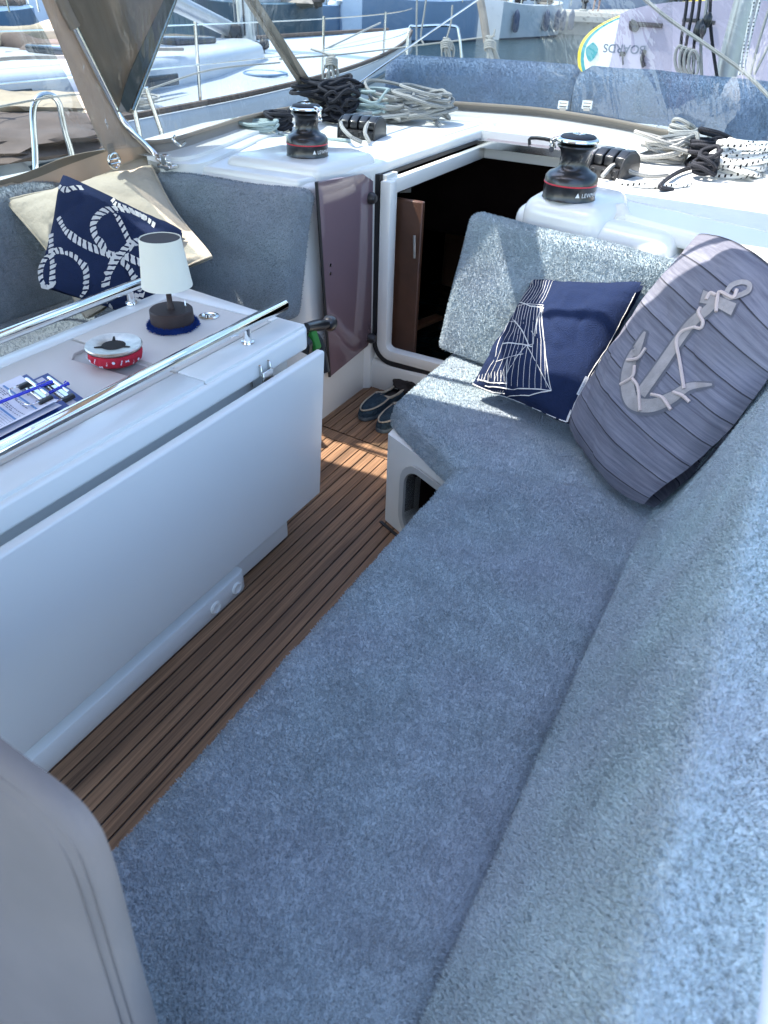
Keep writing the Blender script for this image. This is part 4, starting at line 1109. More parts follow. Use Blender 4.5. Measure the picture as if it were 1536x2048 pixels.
# clipboards with forms and pens
def clipboard(label, c4, z, papers, pens):
    """c4: corners in plan (clip end left, clip end right, near right, near left)"""
    t = thing('clipboard', label, 'clipboard', 'blue clipboards on the table')
    c4 = [V((p[0], p[1], 0)) for p in c4]
    def bp_(s, w_, h): # s across 0..1, w_ along 0..1 from the clip end
        a = c4[0].lerp(c4[1], s); d = c4[3].lerp(c4[2], s); p = a.lerp(d, w_); return V((p.x, p.y, z+h))
    b = newbm(); hexa(b, [bp_(*q, 0) for q in ((0, 0), (1, 0), (1, 1), (0, 1))] + [bp_(*q, .004) for q in ((0, 0), (1, 0), (1, 1), (0, 1))]); bevel(b, .0012, 2)
    obj('board', b, board_blue, t)
    for i, (s0, s1, w0, w1, sk, curl) in enumerate(papers):
        b = newbm(); g = []
        for j in range(13):
            row = []
            for k in range(9):
                s, w_ = s0+(s1-s0)*k/8 + sk*(j/12), w0+(w1-w0)*j/12
                edge = abs(k/8-.5)*2
                row.append(bp_(s, w_, .0048 + i*.0022 + curl*edge**3*(k > 4) + curl*.7*(j/12)**2*.3 + .0012*noise.noise(V((s*3, w_*3, i)))))
            g.append(row)
        sheet(b, g, .0004); pg = obj('form_sheet', b, paper, t)
        if i == len(papers)-1:
            def pp(s, w_): # point on the sheet
                fj, fk = w_*12, s*8; j, k = min(11, int(fj)), min(7, int(fk)); a = g[j][k].lerp(g[j][k+1], fk-k); c = g[j+1][k].lerp(g[j+1][k+1], fk-k); p = a.lerp(c, fj-j); return p + V((0, 0, .0011))
            b = newbm(); rr = random.Random(3)
            def bar(s0, s1, w0, w1, mi): b.faces.new([b.verts.new(pp(*q)) for q in ((s0, w0), (s1, w0), (s1, w1), (s0, w1))]).material_index = mi
            # logo, headings, text rows, tables
            b.faces.new([b.verts.new(pp(.22+.035*math.cos(a), .10+.025*math.sin(a))) for a in np.linspace(0, 5.9, 12)]).material_index = 0
            def rows(s0, s1, w0, w1, n, fill=.8):
                for r in range(n):
                    w_ = w0+(w1-w0)*r/n; s = s0
                    while s < s1-.02:
                        l = rr.uniform(.02, .07); bar(s, min(s1, s+l), w_, w_+(w1-w0)/n*.38, 0); s += l + rr.uniform(.008, .03)
                        if rr.random() > fill: break
            rows(.36, .62, .07, .13, 3); rows(.70, .93, .05, .13, 4)
            rows(.08, .92, .22, .34, 7, .93)
            for (wa) in (.18, .37, .56, .74):
                bar(.06, .94, wa, wa+.018, 1)
            def table(s0, s1, w0, w1, ns, nw):
                for k in range(ns+1): s = s0+(s1-s0)*k/ns; bar(s, s+.003, w0, w1, 0)
                for k in range(nw+1): w_ = w0+(w1-w0)*k/nw; bar(s0, s1, w_, w_+.0022, 0)
            table(.06, .94, .40, .54, 5, 6); table(.06, .94, .59, .72, 4, 6); rows(.08, .9, .41, .53, 6, .7); rows(.08, .9, .60, .71, 5, .6); rows(.06, .94, .77, .95, 9, .95)
            obj('form_print', b, [ink, ink_blue], pg, smooth=False)
    ux = (c4[1]-c4[0]).normalized(); uy = (c4[3]-c4[0]).normalized(); m = V((0, 0, z)) + c4[0].lerp(c4[1], .5) + uy*.028
    b = newbm(); hw = .052; h0 = .016; m.z += .006
    P = lambda x, y, h: m + ux*x + uy*y + V((0, 0, h))
    tube(b, [P(-hw, 0, h0+.004), P(hw, 0, h0+.004)], .0048, 10)
    hexa(b, [P(-hw, -.004, .004), P(hw, -.004, .004), P(hw, .016, .006), P(-hw, .016, .006), P(-hw, -.004, .007), P(hw, -.004, .007), P(hw, .016, .009), P(-hw, .016, .009)])
    cl = obj('clip', b, chrome, t)
    for s in (-1, 1):
        b = newbm()
        hexa(b, [P(s*hw-.007, -.012, .004), P(s*hw+.007, -.012, .004), P(s*hw+.007, .026, .004), P(s*hw-.007, .026, .004), P(s*hw-.006, -.010, .014), P(s*hw+.006, -.010, .014), P(s*hw+.006, .024, .014), P(s*hw-.006, .024, .014)])
        bevel(b, .002, 2); obj('clip_end', b, black_plastic, cl)
    b = newbm(); tube(b, smooth_path([P(-hw, .024, .012), P(-hw*.9, .052, .016), P(0, .060, .018), P(hw*.9, .052, .016), P(hw, .024, .012)], 6), .0016, 8); obj('wire_loop', b, chrome, cl)
    return t
q0, q1, q2, q3 = az(92, 733, TZ+.03), az(187, 800, TZ+.03), az(0, 897, TZ+.03), None
e = (q2-q1).normalized()*.33; 
A = [(q0.x, q0.y), (q1.x, q1.y), (q1.x+e.x, q1.y+e.y), (q0.x+e.x, q0.y+e.y)]
sh_ = V((-.05, -.085, 0)) + V((.03, .02, 0))
B = [(p[0]+e.x*.17-.010, p[1]+e.y*.17+.006) for p in A]
clipboard('lower blue clipboard half covered by the other one', A, TZ+.0093, [(.05, .90, .07, .97, .0, .004), (.08, .88, .08, .97, .01, .003)], 1)
clipboard('upper blue clipboard with a printed form curling at its edge', B, TZ+.024, [(.04, .93, .06, .97, .03, .010), (.0, .86, .05, .93, .02, .014)], 1)
def pen(label, a, c):
    t = thing('pen', label, 'pen', 'blue ballpoint pens'); a, c = V(a), V(c); d = c-a
    b = newbm(); tube(b, [a, a+d*.03, a+d*.97, c], [.0028, .0038, .0038, .0034], 12); obj('barrel', b, pen_blue, t)
    b = newbm(); tube(b, [c, c+d*.03, c+d*.09], [.0036, .0046, .0044], 12); obj('end_cap', b, pen_blue, t)
    b = newbm()
    ux = d.normalized(); uy = ux.cross(V((.55, -.55, .4)).normalized()).normalized()
    obj('pen_clip', (tube(b, [a+d*.86+V((0, 0, .006)), c+V((0, 0, .008))], .0014, 6), b)[1], pen_blue, t)
    seat_at(t)
pen('blue ballpoint pen lying across the printed form', az(-60, 828, TZ+.053), az(92, 768, TZ+.054))
pen('blue pen tucked under the clip of the rear clipboard', az(98, 786, TZ+.036), az(134, 768, TZ+.040))

# ================================================================== WINCHES, CLUTCHES
def winch(label, c, R0, rot, handle_side):
    t = thing('winch', label, 'winch', 'self-tailing winches on the coachroof'); k = R0/.083; c = V(c)
    ZK = k*.89; S = lambda pr: [(r*k, z*ZK) for r, z in pr]
    b = newbm(); lathe(b, c, S([(.001, 0), (.085, 0), (.083, .004), (.083, .046), (.0835, .048)]), 56); base = obj('winch_base', b, black_gloss, t)
    b = newbm(); lathe(b, c, S([(.0835, .048), (.0845, .049), (.0845, .052), (.0835, .053)]), 56); obj('red_band', b, red_ring, t)
    b = newbm(); lathe(b, c, S([(.0835, .053), (.082, .070), (.074, .082), (.058, .090), (.049, .098), (.045, .110), (.044, .128), (.046, .145), (.051, .157), (.058, .163), (.061, .167), (.060, .171), (.050, .174)]), 56)
    for i in range(10):   # grip flutes on the drum
        a = 2*math.pi*i/10
        tube(b, [c + V((.0445*k*math.cos(a+q), .0445*k*math.sin(a+q), z*ZK)) for q, z in ((0, .105), (.35, .125), (.7, .148))], .0016*k, 5)
    obj('drum', b, black_gloss, t)
    b = newbm(); lathe(b, c, S([(.050, .174), (.060, .179), (.065, .184), (.064, .189), (.0555, .1945)]), 56); obj('self_tailer', b, steel, t)
    b = newbm(); lathe(b, c, S([(.0555, .1955), (.050, .2005), (.022, .2035), (.001, .2035)]), 40); cap = obj('winch_cap', b, rubber, t)
    b = newbm(); lathe(b, c, S([(.020, .2032), (.020, .206), (.013, .207), (.011, .2045), (.001, .2045)]), 28); obj('handle_socket', b, steel, t)
    # stripper arm
    a = rot; e1 = V((math.cos(a), math.sin(a), 0))
    pts = smooth_path([c+e1*.050*k+V((0, 0, .188*ZK)), c+e1*.070*k+V((0, 0, .185*ZK)), c+e1*.078*k+V((0, 0, .170*ZK)), c+e1*.076*k+V((0, 0, .150*ZK))], 5)
    b = newbm(); tube(b, pts, [.011*k]*8+[.008*k]*(len(pts)-8), 10)
    tube(b, [pts[-1]-e1.cross(V((0, 0, 1)))*.008*k, pts[-1]+e1.cross(V((0, 0, 1)))*.010*k], .0085*k, 10); obj('stripper_arm', b, chrome, t)
    # lettering wrapped round the base
    b = newbm(); vd = math.atan2(-c.y, -c.x); a0 = vd + handle_side
    def fm(x, y): a_ = a0 + x/(.084*k); return c + V((.0845*k*math.cos(a_), .0845*k*math.sin(a_), .016*k + y))
    text_mesh(b, 'LEWMAR', (0, 0, 0), (1, 0, 0), (0, 1, 0), .013*k, fmap=lambda x, y: fm(x+.02*k, y))
    b.faces.new([b.verts.new(fm(*q)) for q in ((0, 0), (.014*k, 0), (.007*k, .014*k))])
    obj('lettering', b, print_white, base, smooth=False)
    seat_at(t)
winch('black winch with chrome top on the starboard side behind the backrest', (-.668, 2.425, .9625), .083, R(190), .25)
winch('black winch with chrome top on the port side by the mauve door', (-1.68, 2.425, .9725), .077, R(-15), .25)

def clutch(label, c, yaw, nlev, wl, ln, ht, open_=False):
    t = thing('rope_clutch', label, 'rope clutch', 'rope clutches on the coachroof'); M_ = Matrix.Translation(V(c)) @ Matrix.Rotation(yaw, 4, 'Z'); W = wl*nlev
    prof = [(-ln/2, 0), (ln/2, 0), (ln/2, ht*.35), (ln*.38, ht*.75), (ln*.2, ht*.92), (-ln*.15, ht*.95), (-ln*.38, ht*.8), (-ln*.47, ht*.45)]
    for sx, nm in ((-W/2, 'a'), (W/2, 'b')):
        b = newbm(); v0 = [b.verts.new((sx-.004, y, z)) for y, z in prof]; v1 = [b.verts.new((sx+.004, y, z)) for y, z in prof]
        b.faces.new(v0); b.faces.new(v1[::-1]); [b.faces.new((v0[i], v1[i], v1[(i+1) % 8], v0[(i+1) % 8])) for i in range(8)]
        bevel(b, .0025, 2); b.transform(M_); obj('side_plate', b, black_plastic, t)
    b = newbm(); box(b, (-W/2+.005, -ln/2+.004, .002), (W/2-.005, ln/2-.004, ht*.42)); bevel(b, .004, 2)
    for i in range(nlev):
        x = -W/2 + wl*(i+.5)
        for k_ in range(14):
            pass
        rb = newbm()
        tube(b, [(x+.010*math.cos(a), -ln/2+.002, ht*.24+.010*math.sin(a)) for a in np.linspace(0, 6.283, 17)[:-1]], .0022, 6, closed=True)
    b.transform(M_); obj('clutch_body', b, black_plastic, t)
    for i in range(nlev):
        x0 = -W/2 + wl*i + .0055; x1 = x0 + wl - .0075
        lp = [(-ln*.36, ht*.44), (-ln*.36, ht*.80), (-ln*.12, ht*1.02), (ln*.18, ht*1.0), (ln*.40, ht*.78), (ln*.47, ht*.46), (ln*.40, ht*.44), (0, ht*.62)]
        b = newbm(); v0 = [b.verts.new((x0, y, z)) for y, z in lp]; v1 = [b.verts.new((x1, y, z)) for y, z in lp]
        b.faces.new(v0); b.faces.new(v1[::-1]); [b.faces.new((v0[j], v1[j], v1[(j+1) % 8], v0[(j+1) % 8])) for j in range(8)]
        bevel(b, .004, 3); b.transform(M_); obj('lever', b, black_gloss, t)
    seat_at(t)
clutch('triple black rope clutch beside the starboard winch', az(1224, 352, .942), R(-12), 3, .042, .165, .092)
clutch('black rope clutch buried in grey lines on the port side', az(724, 274, .942), R(10), 4, .042, .165, .086)

# ================================================================== ROPES
def coil(c, rx, ry, loops, r, m, name, label, seed, yaw=0, height=.04, tail=None, squash=.35, grp='coiled lines on the coachroof', head=None, twist=0):
    rr = random.Random(seed); pts = []; c = V(c); r *= 1.28; height *= 1.25; ry *= 1.15; rx *= .88
    for i in range(loops):
        dx, dy = rr.gauss(0, rx*.13), rr.gauss(0, ry*.10); sx, sy = rx*rr.uniform(.72, 1.08), ry*rr.uniform(.72, 1.08)
        ph = rr.uniform(-.2, .2); tl = rr.uniform(-.35, .35); zz = r + height*(i/loops) + rr.uniform(0, height*.5)
        for k in range(8):
            a = 2*math.pi*k/8 + ph
            x, y = sx*math.cos(a), sy*math.sin(a)*(1 - squash*math.cos(a)**2*.5)
            x += dx + rr.gauss(0, rx*.04); y += dy + rr.gauss(0, ry*.04)
            q = V((x, y, max(r*.9, zz + tl*height*math.cos(a) + rr.uniform(-.3, .3)*r)))
            pts.append(q)
    M_ = Matrix.Translation(c) @ Matrix.Rotation(yaw, 4, 'Z')
    pts = [M_ @ p for p in pts]
    if tail: pts = pts + [V(q) for q in tail]
    if head: pts = [V(q) for q in head] + pts
    b = newbm(); tube(b, smooth_path(pts, 4), r, 7)
    return tag(obj(name, b, m), label, 'rope', grp)
zr = .944
CR = lambda u, v, z=zr: az(u, v, z)
# port side
c0 = CR(512, 268); coil(c0, .10, .055, 6, .0055, rope_teal, 'coiled_rope', 'pale teal line coiled on the port roof edge', 2, R(20), .03)
c0 = CR(560, 262); coil(c0, .085, .05, 7, .0065, rope_black, 'coiled_rope', 'dark line half hidden behind the port winch', 12, R(10), .05)
c0 = CR(655, 240, .95); coil(c0, .165, .085, 18, .0062, rope_black, 'coiled_rope', 'big black rope coil heaped behind the port clutch', 3, R(35), .10)
c0 = CR(682, 248, .95); coil(c0, .08, .07, 7, .0062, rope_black, 'coiled_rope', 'black loops piled on the right of the big black coil', 33, R(-35), .09)
c0 = CR(838, 246); coil(c0, .155, .095, 18, .0060, rope_grey, 'coiled_rope', 'large grey rope coil right of the port clutch', 4, R(30), .075)
c0 = CR(785, 238, .95); coil(c0, .13, .11, 10, .0062, rope_grey, 'coiled_rope', 'loose grey loops between the port clutch and large grey coil', 41, R(-10), .07)
c0 = CR(738, 236, .96); coil(c0, .12, .08, 9, .0058, rope_teal, 'coiled_rope', 'pale green line looped over the port clutch', 6, R(0), .07)
k1 = CR(728, 272)
def line(name, pts, r, m, label, grp='lines led to the clutches'):
    b = newbm(); tube(b, smooth_path(pts, 8) if len(pts) > 2 else pts, r*(1.25 if grp and name == 'rope' else 1), 8); return tag(obj(name, b, m), label, 'rope', grp)
line('rope', [CR(722, 284, .958), CR(700, 272, .985), CR(682, 248, 1.0), CR(700, 232, 1.0), CR(760, 226, .99), CR(800, 240, .97)], .0068, rope_grey, 'grey line arching out of the left clutch jaw')
line('rope', [CR(738, 284, .958), CR(730, 262, .99), CR(745, 240, 1.01), CR(790, 232, 1.0), CR(850, 228, .98), CR(880, 250, .955)], .0068, rope_grey, 'grey line arching out of the right clutch jaw')
line('rope', [CR(530, 262), CR(548, 252, .97), CR(556, 268), CR(590, 275), CR(640, 278), CR(700, 282, .95)], .006, rope_teal, 'pale line led under the port winch to the clutch')
line('rope', [CR(900, 240), CR(950, 228), CR(990, 222), CR(1010, 216)], .0065, rope_black, 'dark line running forward from the grey coil')
# starboard side
c0 = CR(1322, 325); coil(c0, .12, .055, 9, .0062, rope_grey, 'coiled_rope', 'grey rope hank right of the starboard clutch', 7, R(25), .055)
c0 = CR(1352, 302); coil(c0, .075, .045, 7, .0062, rope_plain, 'coiled_rope', 'pale rope hank behind the grey starboard hank', 17, R(60), .06)
c0 = CR(1412, 330); coil(c0, .115, .055, 15, .0062, rope_black, 'coiled_rope', 'black rope hank in the middle of the starboard roof', 8, R(70), .06)
c0 = CR(1404, 358); coil(c0, .05, .04, 6, .0062, rope_black, 'coiled_rope', 'small black rope knot nearest the cockpit on the starboard roof', 18, R(40), .05)
c0 = CR(1478, 352); coil(c0, .135, .075, 17, .0075, rope_white, 'coiled_rope', 'white rope coil with black flecks at the right edge', 9, R(50), .06)
line('rope', [CR(1205, 352, .962), CR(1230, 330, .99), CR(1265, 345, .965), CR(1300, 352, .955), CR(1335, 350, .955)], .0065, rope_grey, 'grey line coming out of the starboard clutch')
line('rope', [CR(1232, 362, .962), CR(1262, 368, .955), CR(1300, 372, .952), CR(1345, 372, .952), CR(1380, 368, .952)], .007, rope_white, 'black flecked white line from the starboard clutch')
line('rope', [CR(1272, 325), CR(1310, 306), CR(1345, 290), CR(1390, 277)], .006, rope_white, 'flecked line leading forward along the roof')
line('rope', [CR(1345, 380), CR(1320, 372, .96), CR(1355, 345, .96), CR(1400, 330, .96)], .0065, rope_black, 'black line bent around the grey hank')

# ================================================================== DODGER AND BIMINI
dg = thing('sprayhood', 'grey-brown canvas sprayhood with clear windows and steel bows over the companionway', 'sprayhood')
DZ = 1.0
bpx = [(245, 288), (330, 288), (420, 262), (500, 237), (600, 217), (700, 207), (820, 205), (950, 212), (1080, 222), (1200, 240), (1320, 264), (1440, 290), (1536, 314), (1640, 350)]
Bp = [az(u, v, DZ) for u, v in bpx] + [V((.28, 2.7, DZ)), V((.34, 2.1, DZ))]
base = smooth_path(Bp, 5)
def topo(p):
    cx = -1.08; k = (p.y-2.0)/2.0
    return V((p.x + (cx-p.x)*.12, p.y - .28 - .42*max(0, min(1, k)), 1.86))
def surf(p, t):
    q = topo(p); r = p.lerp(q, t); nrm = V((p.x+1.08, p.y-2.2, 0)).normalized()
    return r + nrm*(.06*math.sin(math.pi*t) + .010*noise.noise(V((p.x*3, p.y*3, t*4))))
b = newbm()
g = [[surf(p, .006 + .994*j/20) for p in base] for j in range(21)]
grid_faces(b, g, 1, 1); w1 = obj('clear_window', b, vinyl, dg)
b = newbm()
g = [[surf(p, .048*j/3 - .036) + V((p.x+1.08, p.y-2.2, 0)).normalized()*(-.004 + .012*math.sin(j*1.1)) for p in base] for j in range(4)]
sheet(b, g, .003); obj('hem', b, canvas_strip, dg)
b = newbm(); pts = [surf(p, .012) - V((p.x+1.08, p.y-2.2, 0)).normalized()*.006 for p in base]; tube(b, pts, .007, 8); obj('binding', b, canvas, dg)
# mould under the hem
b = newbm()
for s, (h0, h1, o0, o1) in enumerate(((.90, .975, -.10, .03), (.90, .957, -.15, -.10))):
    pr = [(o0, h0), (o1, h0), (o1, h1), (o0, h1-.006)]; rings = []
    for p in base:
        nn = V((p.x+1.08, p.y-2.2, 0)).normalized(); rings.append([b.verts.new(V((p.x, p.y, 0)) + nn*o + V((0, 0, h))) for o, h in pr])
    for A_, B_ in zip(rings, rings[1:]):
        for k in range(4): b.faces.new((A_[k], A_[(k+1) % 4], B_[(k+1) % 4], B_[k]))
struct(obj('coachroof', b, gelcoat))
# steel bow on the port side with canvas gusset
XB = -2.19
bow = [az(334, 335, .942), ax(318, 318, -2.10), ax(301, 300, -2.13), ax(262, 262, -2.16), ax(233, 223, XB), ax(184, 125, -2.20), ax(135, 27, -2.21), ax(100, -45, -2.21)]
d_ = (bow[-1]-bow[-3]); bow += [bow[-1]+d_*.8 + V((.05, 0, 0)), bow[-1] + d_*1.25 + V((.22, 0, .06))]
e_ = bow[-1]; bow += [V((-1.1, e_.y+.02, 2.02)), V((.05, e_.y, e_.z)), V((.30, 1.55, 1.5)), V((.32, 2.15, .95))]
wire('main_bow', bow, .0125, steel, dg, n=8, seg=14)
b = newbm(); tube(b, [ax(150, 55, -2.205), ax(135, 27, -2.21), ax(112, -22, -2.21)], .019, 12); obj('bow_sleeve', b, canvas, dg)
q = az(334, 335, .942); b = newbm(); box(b, (q.x-.03, q.y-.02, .940), (q.x+.03, q.y+.03, .952)); box(b, (q.x-.012, q.y-.014, .952), (q.x+.012, q.y+.014, .985)); tube(b, [q+V((-.022, 0, .018)), q+V((.022, 0, .018))], .006, 8); bevel(b, .002, 1); obj('foot_bracket', b, steel, dg)
def band(name, Lp, Rp, m, nn=24, mm=14, amp=.012, th=.002, off=0):
    Lp = smooth_path(Lp, 8); Rp = smooth_path(Rp, 8)
    def at(P, t): x = t*(len(P)-1); i = min(len(P)-2, int(x)); return P[i].lerp(P[i+1], x-i)
    g = []
    for j in range(nn+1):
        a, c = at(Lp, j/nn), at(Rp, j/nn)
        g.append([a.lerp(c, k/mm) + V((off + amp*noise.noise(V((k*.35, j*.25, 2)))*math.sin(math.pi*k/mm), 0, 0)) for k in range(mm+1)])
    b = newbm(); sheet(b, g, th); return obj(name, b, m, dg)
pl = lambda L_, x: [ax(u, v, x) for u, v in L_]
topA = ax(345, -2, -2.22); 
# canvas between the two bows, carried up and over as a narrow roof band
tri = band('canvas_gusset', [ax(236, 222, -2.205), ax(194, 140, -2.215), ax(140, 28, -2.225), V((-2.20, 1.74, 1.72)), V((-1.95, 1.95, 1.90))],
           [ax(248, 224, -2.205), ax(282, 150, -2.235), ax(338, 10, -2.25), V((-2.24, 2.58, 1.72)), V((-1.95, 2.48, 1.90))], canvas, amp=.03)
band('canvas_roof', [V((-1.95, 1.95, 1.90)), V((-1.1, 2.06, 2.00)), V((-.35, 2.06, 1.96)), V((.2, 1.95, 1.86))], [V((-1.95, 2.48, 1.90)), V((-1.1, 2.48, 2.00)), V((-.35, 2.48, 1.96)), V((.2, 2.45, 1.86))], canvas)
band('canvas_side', [ax(212, 302, -2.20), ax(190, 262, -2.21), ax(128, 110, -2.225), ax(83, -2, -2.23), ax(60, -60, -2.23)],
     [ax(292, 292, -2.135), ax(258, 258, -2.17), ax(205, 165, -2.205), ax(135, 25, -2.215), ax(100, -50, -2.215)], canvas, amp=.008)
b = newbm()
g = []
for j in range(21):
    t = j/20; a = ax(205-122*t, 300-302*t, -2.185); c = ax(255-135*t, 290-292*t, -2.150)
    g.append([a.lerp(c, k/6) + V((.012*noise.noise(V((k*.9, j*.8, 5))), 0, 0)) for k in range(7)])
grid_faces(b, g, 1, 1); obj('window_overlap', b, vinyl_mat('vinyl_fold', .05, .7, 1.6, (.9, .9, .9)), dg)
# second bow
b = newbm(); tube(b, smooth_path([ax(262, 222, -2.19), ax(290, 150, -2.22), ax(348, -2, -2.24), ax(380, -90, -2.24)], 5), .012, 12); obj('second_bow', b, steel, dg)
band('zip_strip', [ax(236, 224, -2.175), ax(262, 140, -2.20), ax(330, -5, -2.22)], [ax(258, 224, -2.175), ax(292, 140, -2.20), ax(352, -5, -2.22)], canvas_strip, nn=16, mm=4, amp=.003)
# window seam with zip, leaning forward of the main bow
sp0 = az(648, 214, DZ)
sa = [ay(655, 214, sp0.y+.01), ay(575, 90, sp0.y-.22), ay(508, -12, sp0.y-.38), ay(470, -70, sp0.y-.45)]
sb = [ay(628, 216, sp0.y+.01), ay(552, 100, sp0.y-.22), ay(480, -12, sp0.y-.38), ay(440, -70, sp0.y-.45)]
band('window_seam', sb, sa, canvas_strip, nn=30, mm=6, amp=.004)
wire('zip', [q.lerp(w_, .35) + V((.006, -.01, 0)) for q, w_ in zip(sb, sa)], .004, canvas, dg)
# clear sheet added to stand in for a reflection in the starboard window
fl = [ay(1262, 228, 3.75), ay(1290, 100, 3.62), ay(1322, 18, 3.52)]; fr = [ay(1335, 240, 3.70), ay(1345, 110, 3.58), ay(1345, 0, 3.5)]
b = newbm(); g = [[a.lerp(c, k/5) for k in range(6)] for a, c in zip(smooth_path(fl, 8), smooth_path(fr, 8))]; grid_faces(b, g, 1, 1); obj('reflection_sheet', b, vinyl_mat('reflection_sheet', .012, .12, .5, (.88, .9, .9)), dg)
# side window and its lower canvas flap
b = newbm()
LA = [V((-2.66, .9, .83)), V((-2.655, 1.78, .835)), V((-2.44, 1.95, .92)), ax(212, 302, -2.22)]
UA = [V((-2.45, .9, 1.8)), V((-2.45, 1.5, 1.8)), V((-2.36, 1.62, 1.8)), V((-2.27, 1.66, 1.75))]
g = [[q for q in row] for row in [[a.lerp(c, j/16) + V((.012*noise.noise(V((a.y*6, j*.5, 0))), 0, 0)) for a, c in zip(smooth_path(LA, 7), smooth_path(UA, 7))] for j in range(17)]]
grid_faces(b, g, 1, 1); obj('clear_window', b, vinyl, dg)
band('lower_flap', [V((-2.645, .9, .76)), V((-2.64, 1.75, .77)), V((-2.50, 2.02, .80)), ax(215, 352, -2.30), ax(310, 345, -2.16)],
     [V((-2.665, .9, .85)), V((-2.66, 1.78, .86)), V((-2.445, 1.95, .945)), ax(215, 298, -2.22), ax(300, 292, -2.14)], canvas, nn=30, mm=8, amp=.012, th=.003)
q = ax(225, 318, -2.19)
b = newbm(); hexa(b, [V((q.x+dx, q.y+dy, q.z+dz)) for dz, dxx in ((-.0, 0), (.05, .0)) for dx, dy in ((0, -.016), (.003, -.016), (.003, .016), (0, .016))]); obj('strap', b, canvas, dg)
b = newbm(); tube(b, [V((q.x+.008, q.y+.024*math.cos(a), q.z-.005+.024*math.sin(a))) for a in np.linspace(0, 6.283, 25)[:-1]], .005, 8, closed=True)
for dz in (-.008, .006): tube(b, [V((q.x+.008, q.y-.020, q.z-.005+dz)), V((q.x+.008, q.y+.020, q.z-.005+dz))], .004, 8)
obj('buckle', b, steel, dg)
q = az(352, 290, 1.0); wire('hook', [q+V((0, 0, .03)), q+V((.01, -.02, .02)), q+V((.02, .0, 0)), q+V((.035, .015, .012))], .005, steel, dg)
q = az(1425, 275, 1.0); b = newbm(); tube(b, smooth_path([q, q+V((.06, -.05, -.02)), q+V((.14, -.12, -.045)), q+V((.16, -.06, -.045)), q+V((.09, .0, -.02)), q+V((.02, .02, 0))], 6), .005, 7); obj('elastic_loop', b, rope_grey, dg)
b = newbm(); box(b, (q.x-.02, q.y-.03, q.z-.02), (q.x+.05, q.y-.01, q.z+.01)); bevel(b, .004, 2); obj('buckle', b, steel, dg)
seat_at(dg)

# bimini canvas above the cockpit: its shade falls on table and benches
bi_ = thing('bimini', 'canvas bimini roof stretched over the cockpit', 'awning')
g = []
for j in range(21):
    y = -1.6 + j/20*3.15; row = []
    for i in range(21):
        x = -2.92 + i/20*2.56; f = (i/20-.5)*2
        yy = y + (-.06*max(0, -f)**2 + .14*max(0, min(1, (x+1.75)/1.1))**1.3)*(j/20); row.append(V((x, yy, 2.12 - .16*f*f)))
    g.append(row)
b = newbm(); sheet(b, g, .003); obj('canopy', b, canvas, bi_)
for y_ in (-1.5, .2, 1.42): wire('bow', [(-2.92, y_, .8), (-2.93, y_, 1.6), (-2.85, y_, 1.93), (-1.55, y_, 2.10), (-.50, y_, 1.95), (.35, y_, 1.65), (.70, y_, .8)], .0125, chrome, bi_, n=6, seg=10)
b = newbm(); g = [[V((-1.40+.14*i/4, 1.53+j/8*.56, 2.10-.09*j/8)) for i in range(5)] for j in range(9)]; sheet(b, g, .003); obj('connecting_strip', b, canvas, bi_)
seat_at(bi_)

# ================================================================== HELM COVER (near, lower left)
t = thing('helm_cover', 'rounded grey fabric cover with stitched edge at the near left corner', 'cover')
prof_h = smooth_path([V((x-.034, 0, z-.036)) for x, z in ((-1.05, .50), (-1.0, .88), (-.8, 1.02), (-.5, 1.066), (-.36, 1.060), (-.302, 1.056), (-.276, 1.040), (-.266, 1.01), (-.258, .93), (-.248, .833), (-.235, .70), (-.222, .54), (-.30, .46), (-1.0, .46))], 7)
b = newbm(); nP = len(prof_h); cen = V((-.62, 0, .72))
LEAN = lambda z: -.12*(1.0-z)
def ringh(sc_, y):
    q = [V((cen.x+(p.x-cen.x)*sc_, y, cen.z+(p.z-cen.z)*sc_)) for p in prof_h]
    return [b.verts.new(p + V((0, LEAN(p.z) + .003*noise.noise(p*7), 0))) for p in q]
lay = [(0.0, .120), (.4, .121), (.75, .124), (.90, .1275), (.945, .1295), (.955, .1315), (.965, .1315), (.985, .134), (.997, .139), (1.0, .145), (.995, .150), (.9, .153), (0.0, .153)]
rings = [ringh(s_, y_) for s_, y_ in lay]
for A_, B_ in zip(rings, rings[1:]):
    for k in range(nP): b.faces.new((A_[k], A_[(k+1) % nP], B_[(k+1) % nP], B_[k]))
bmesh.ops.remove_doubles(b, verts=b.verts, dist=.0005)
obj('fabric_cover', b, grey_cover, t)
b = newbm()
for s_, y_ in ((.940, .1290), (.970, .1320)): tube(b, [q + V((0, LEAN(q.z)-.0005, 0)) for q in (V((cen.x+(p.x-cen.x)*s_, y_, cen.z+(p.z-cen.z)*s_)) for p in prof_h[6:-12])], .0007, 5)
obj('seam', b, grey_cover, t); seat_at(t)

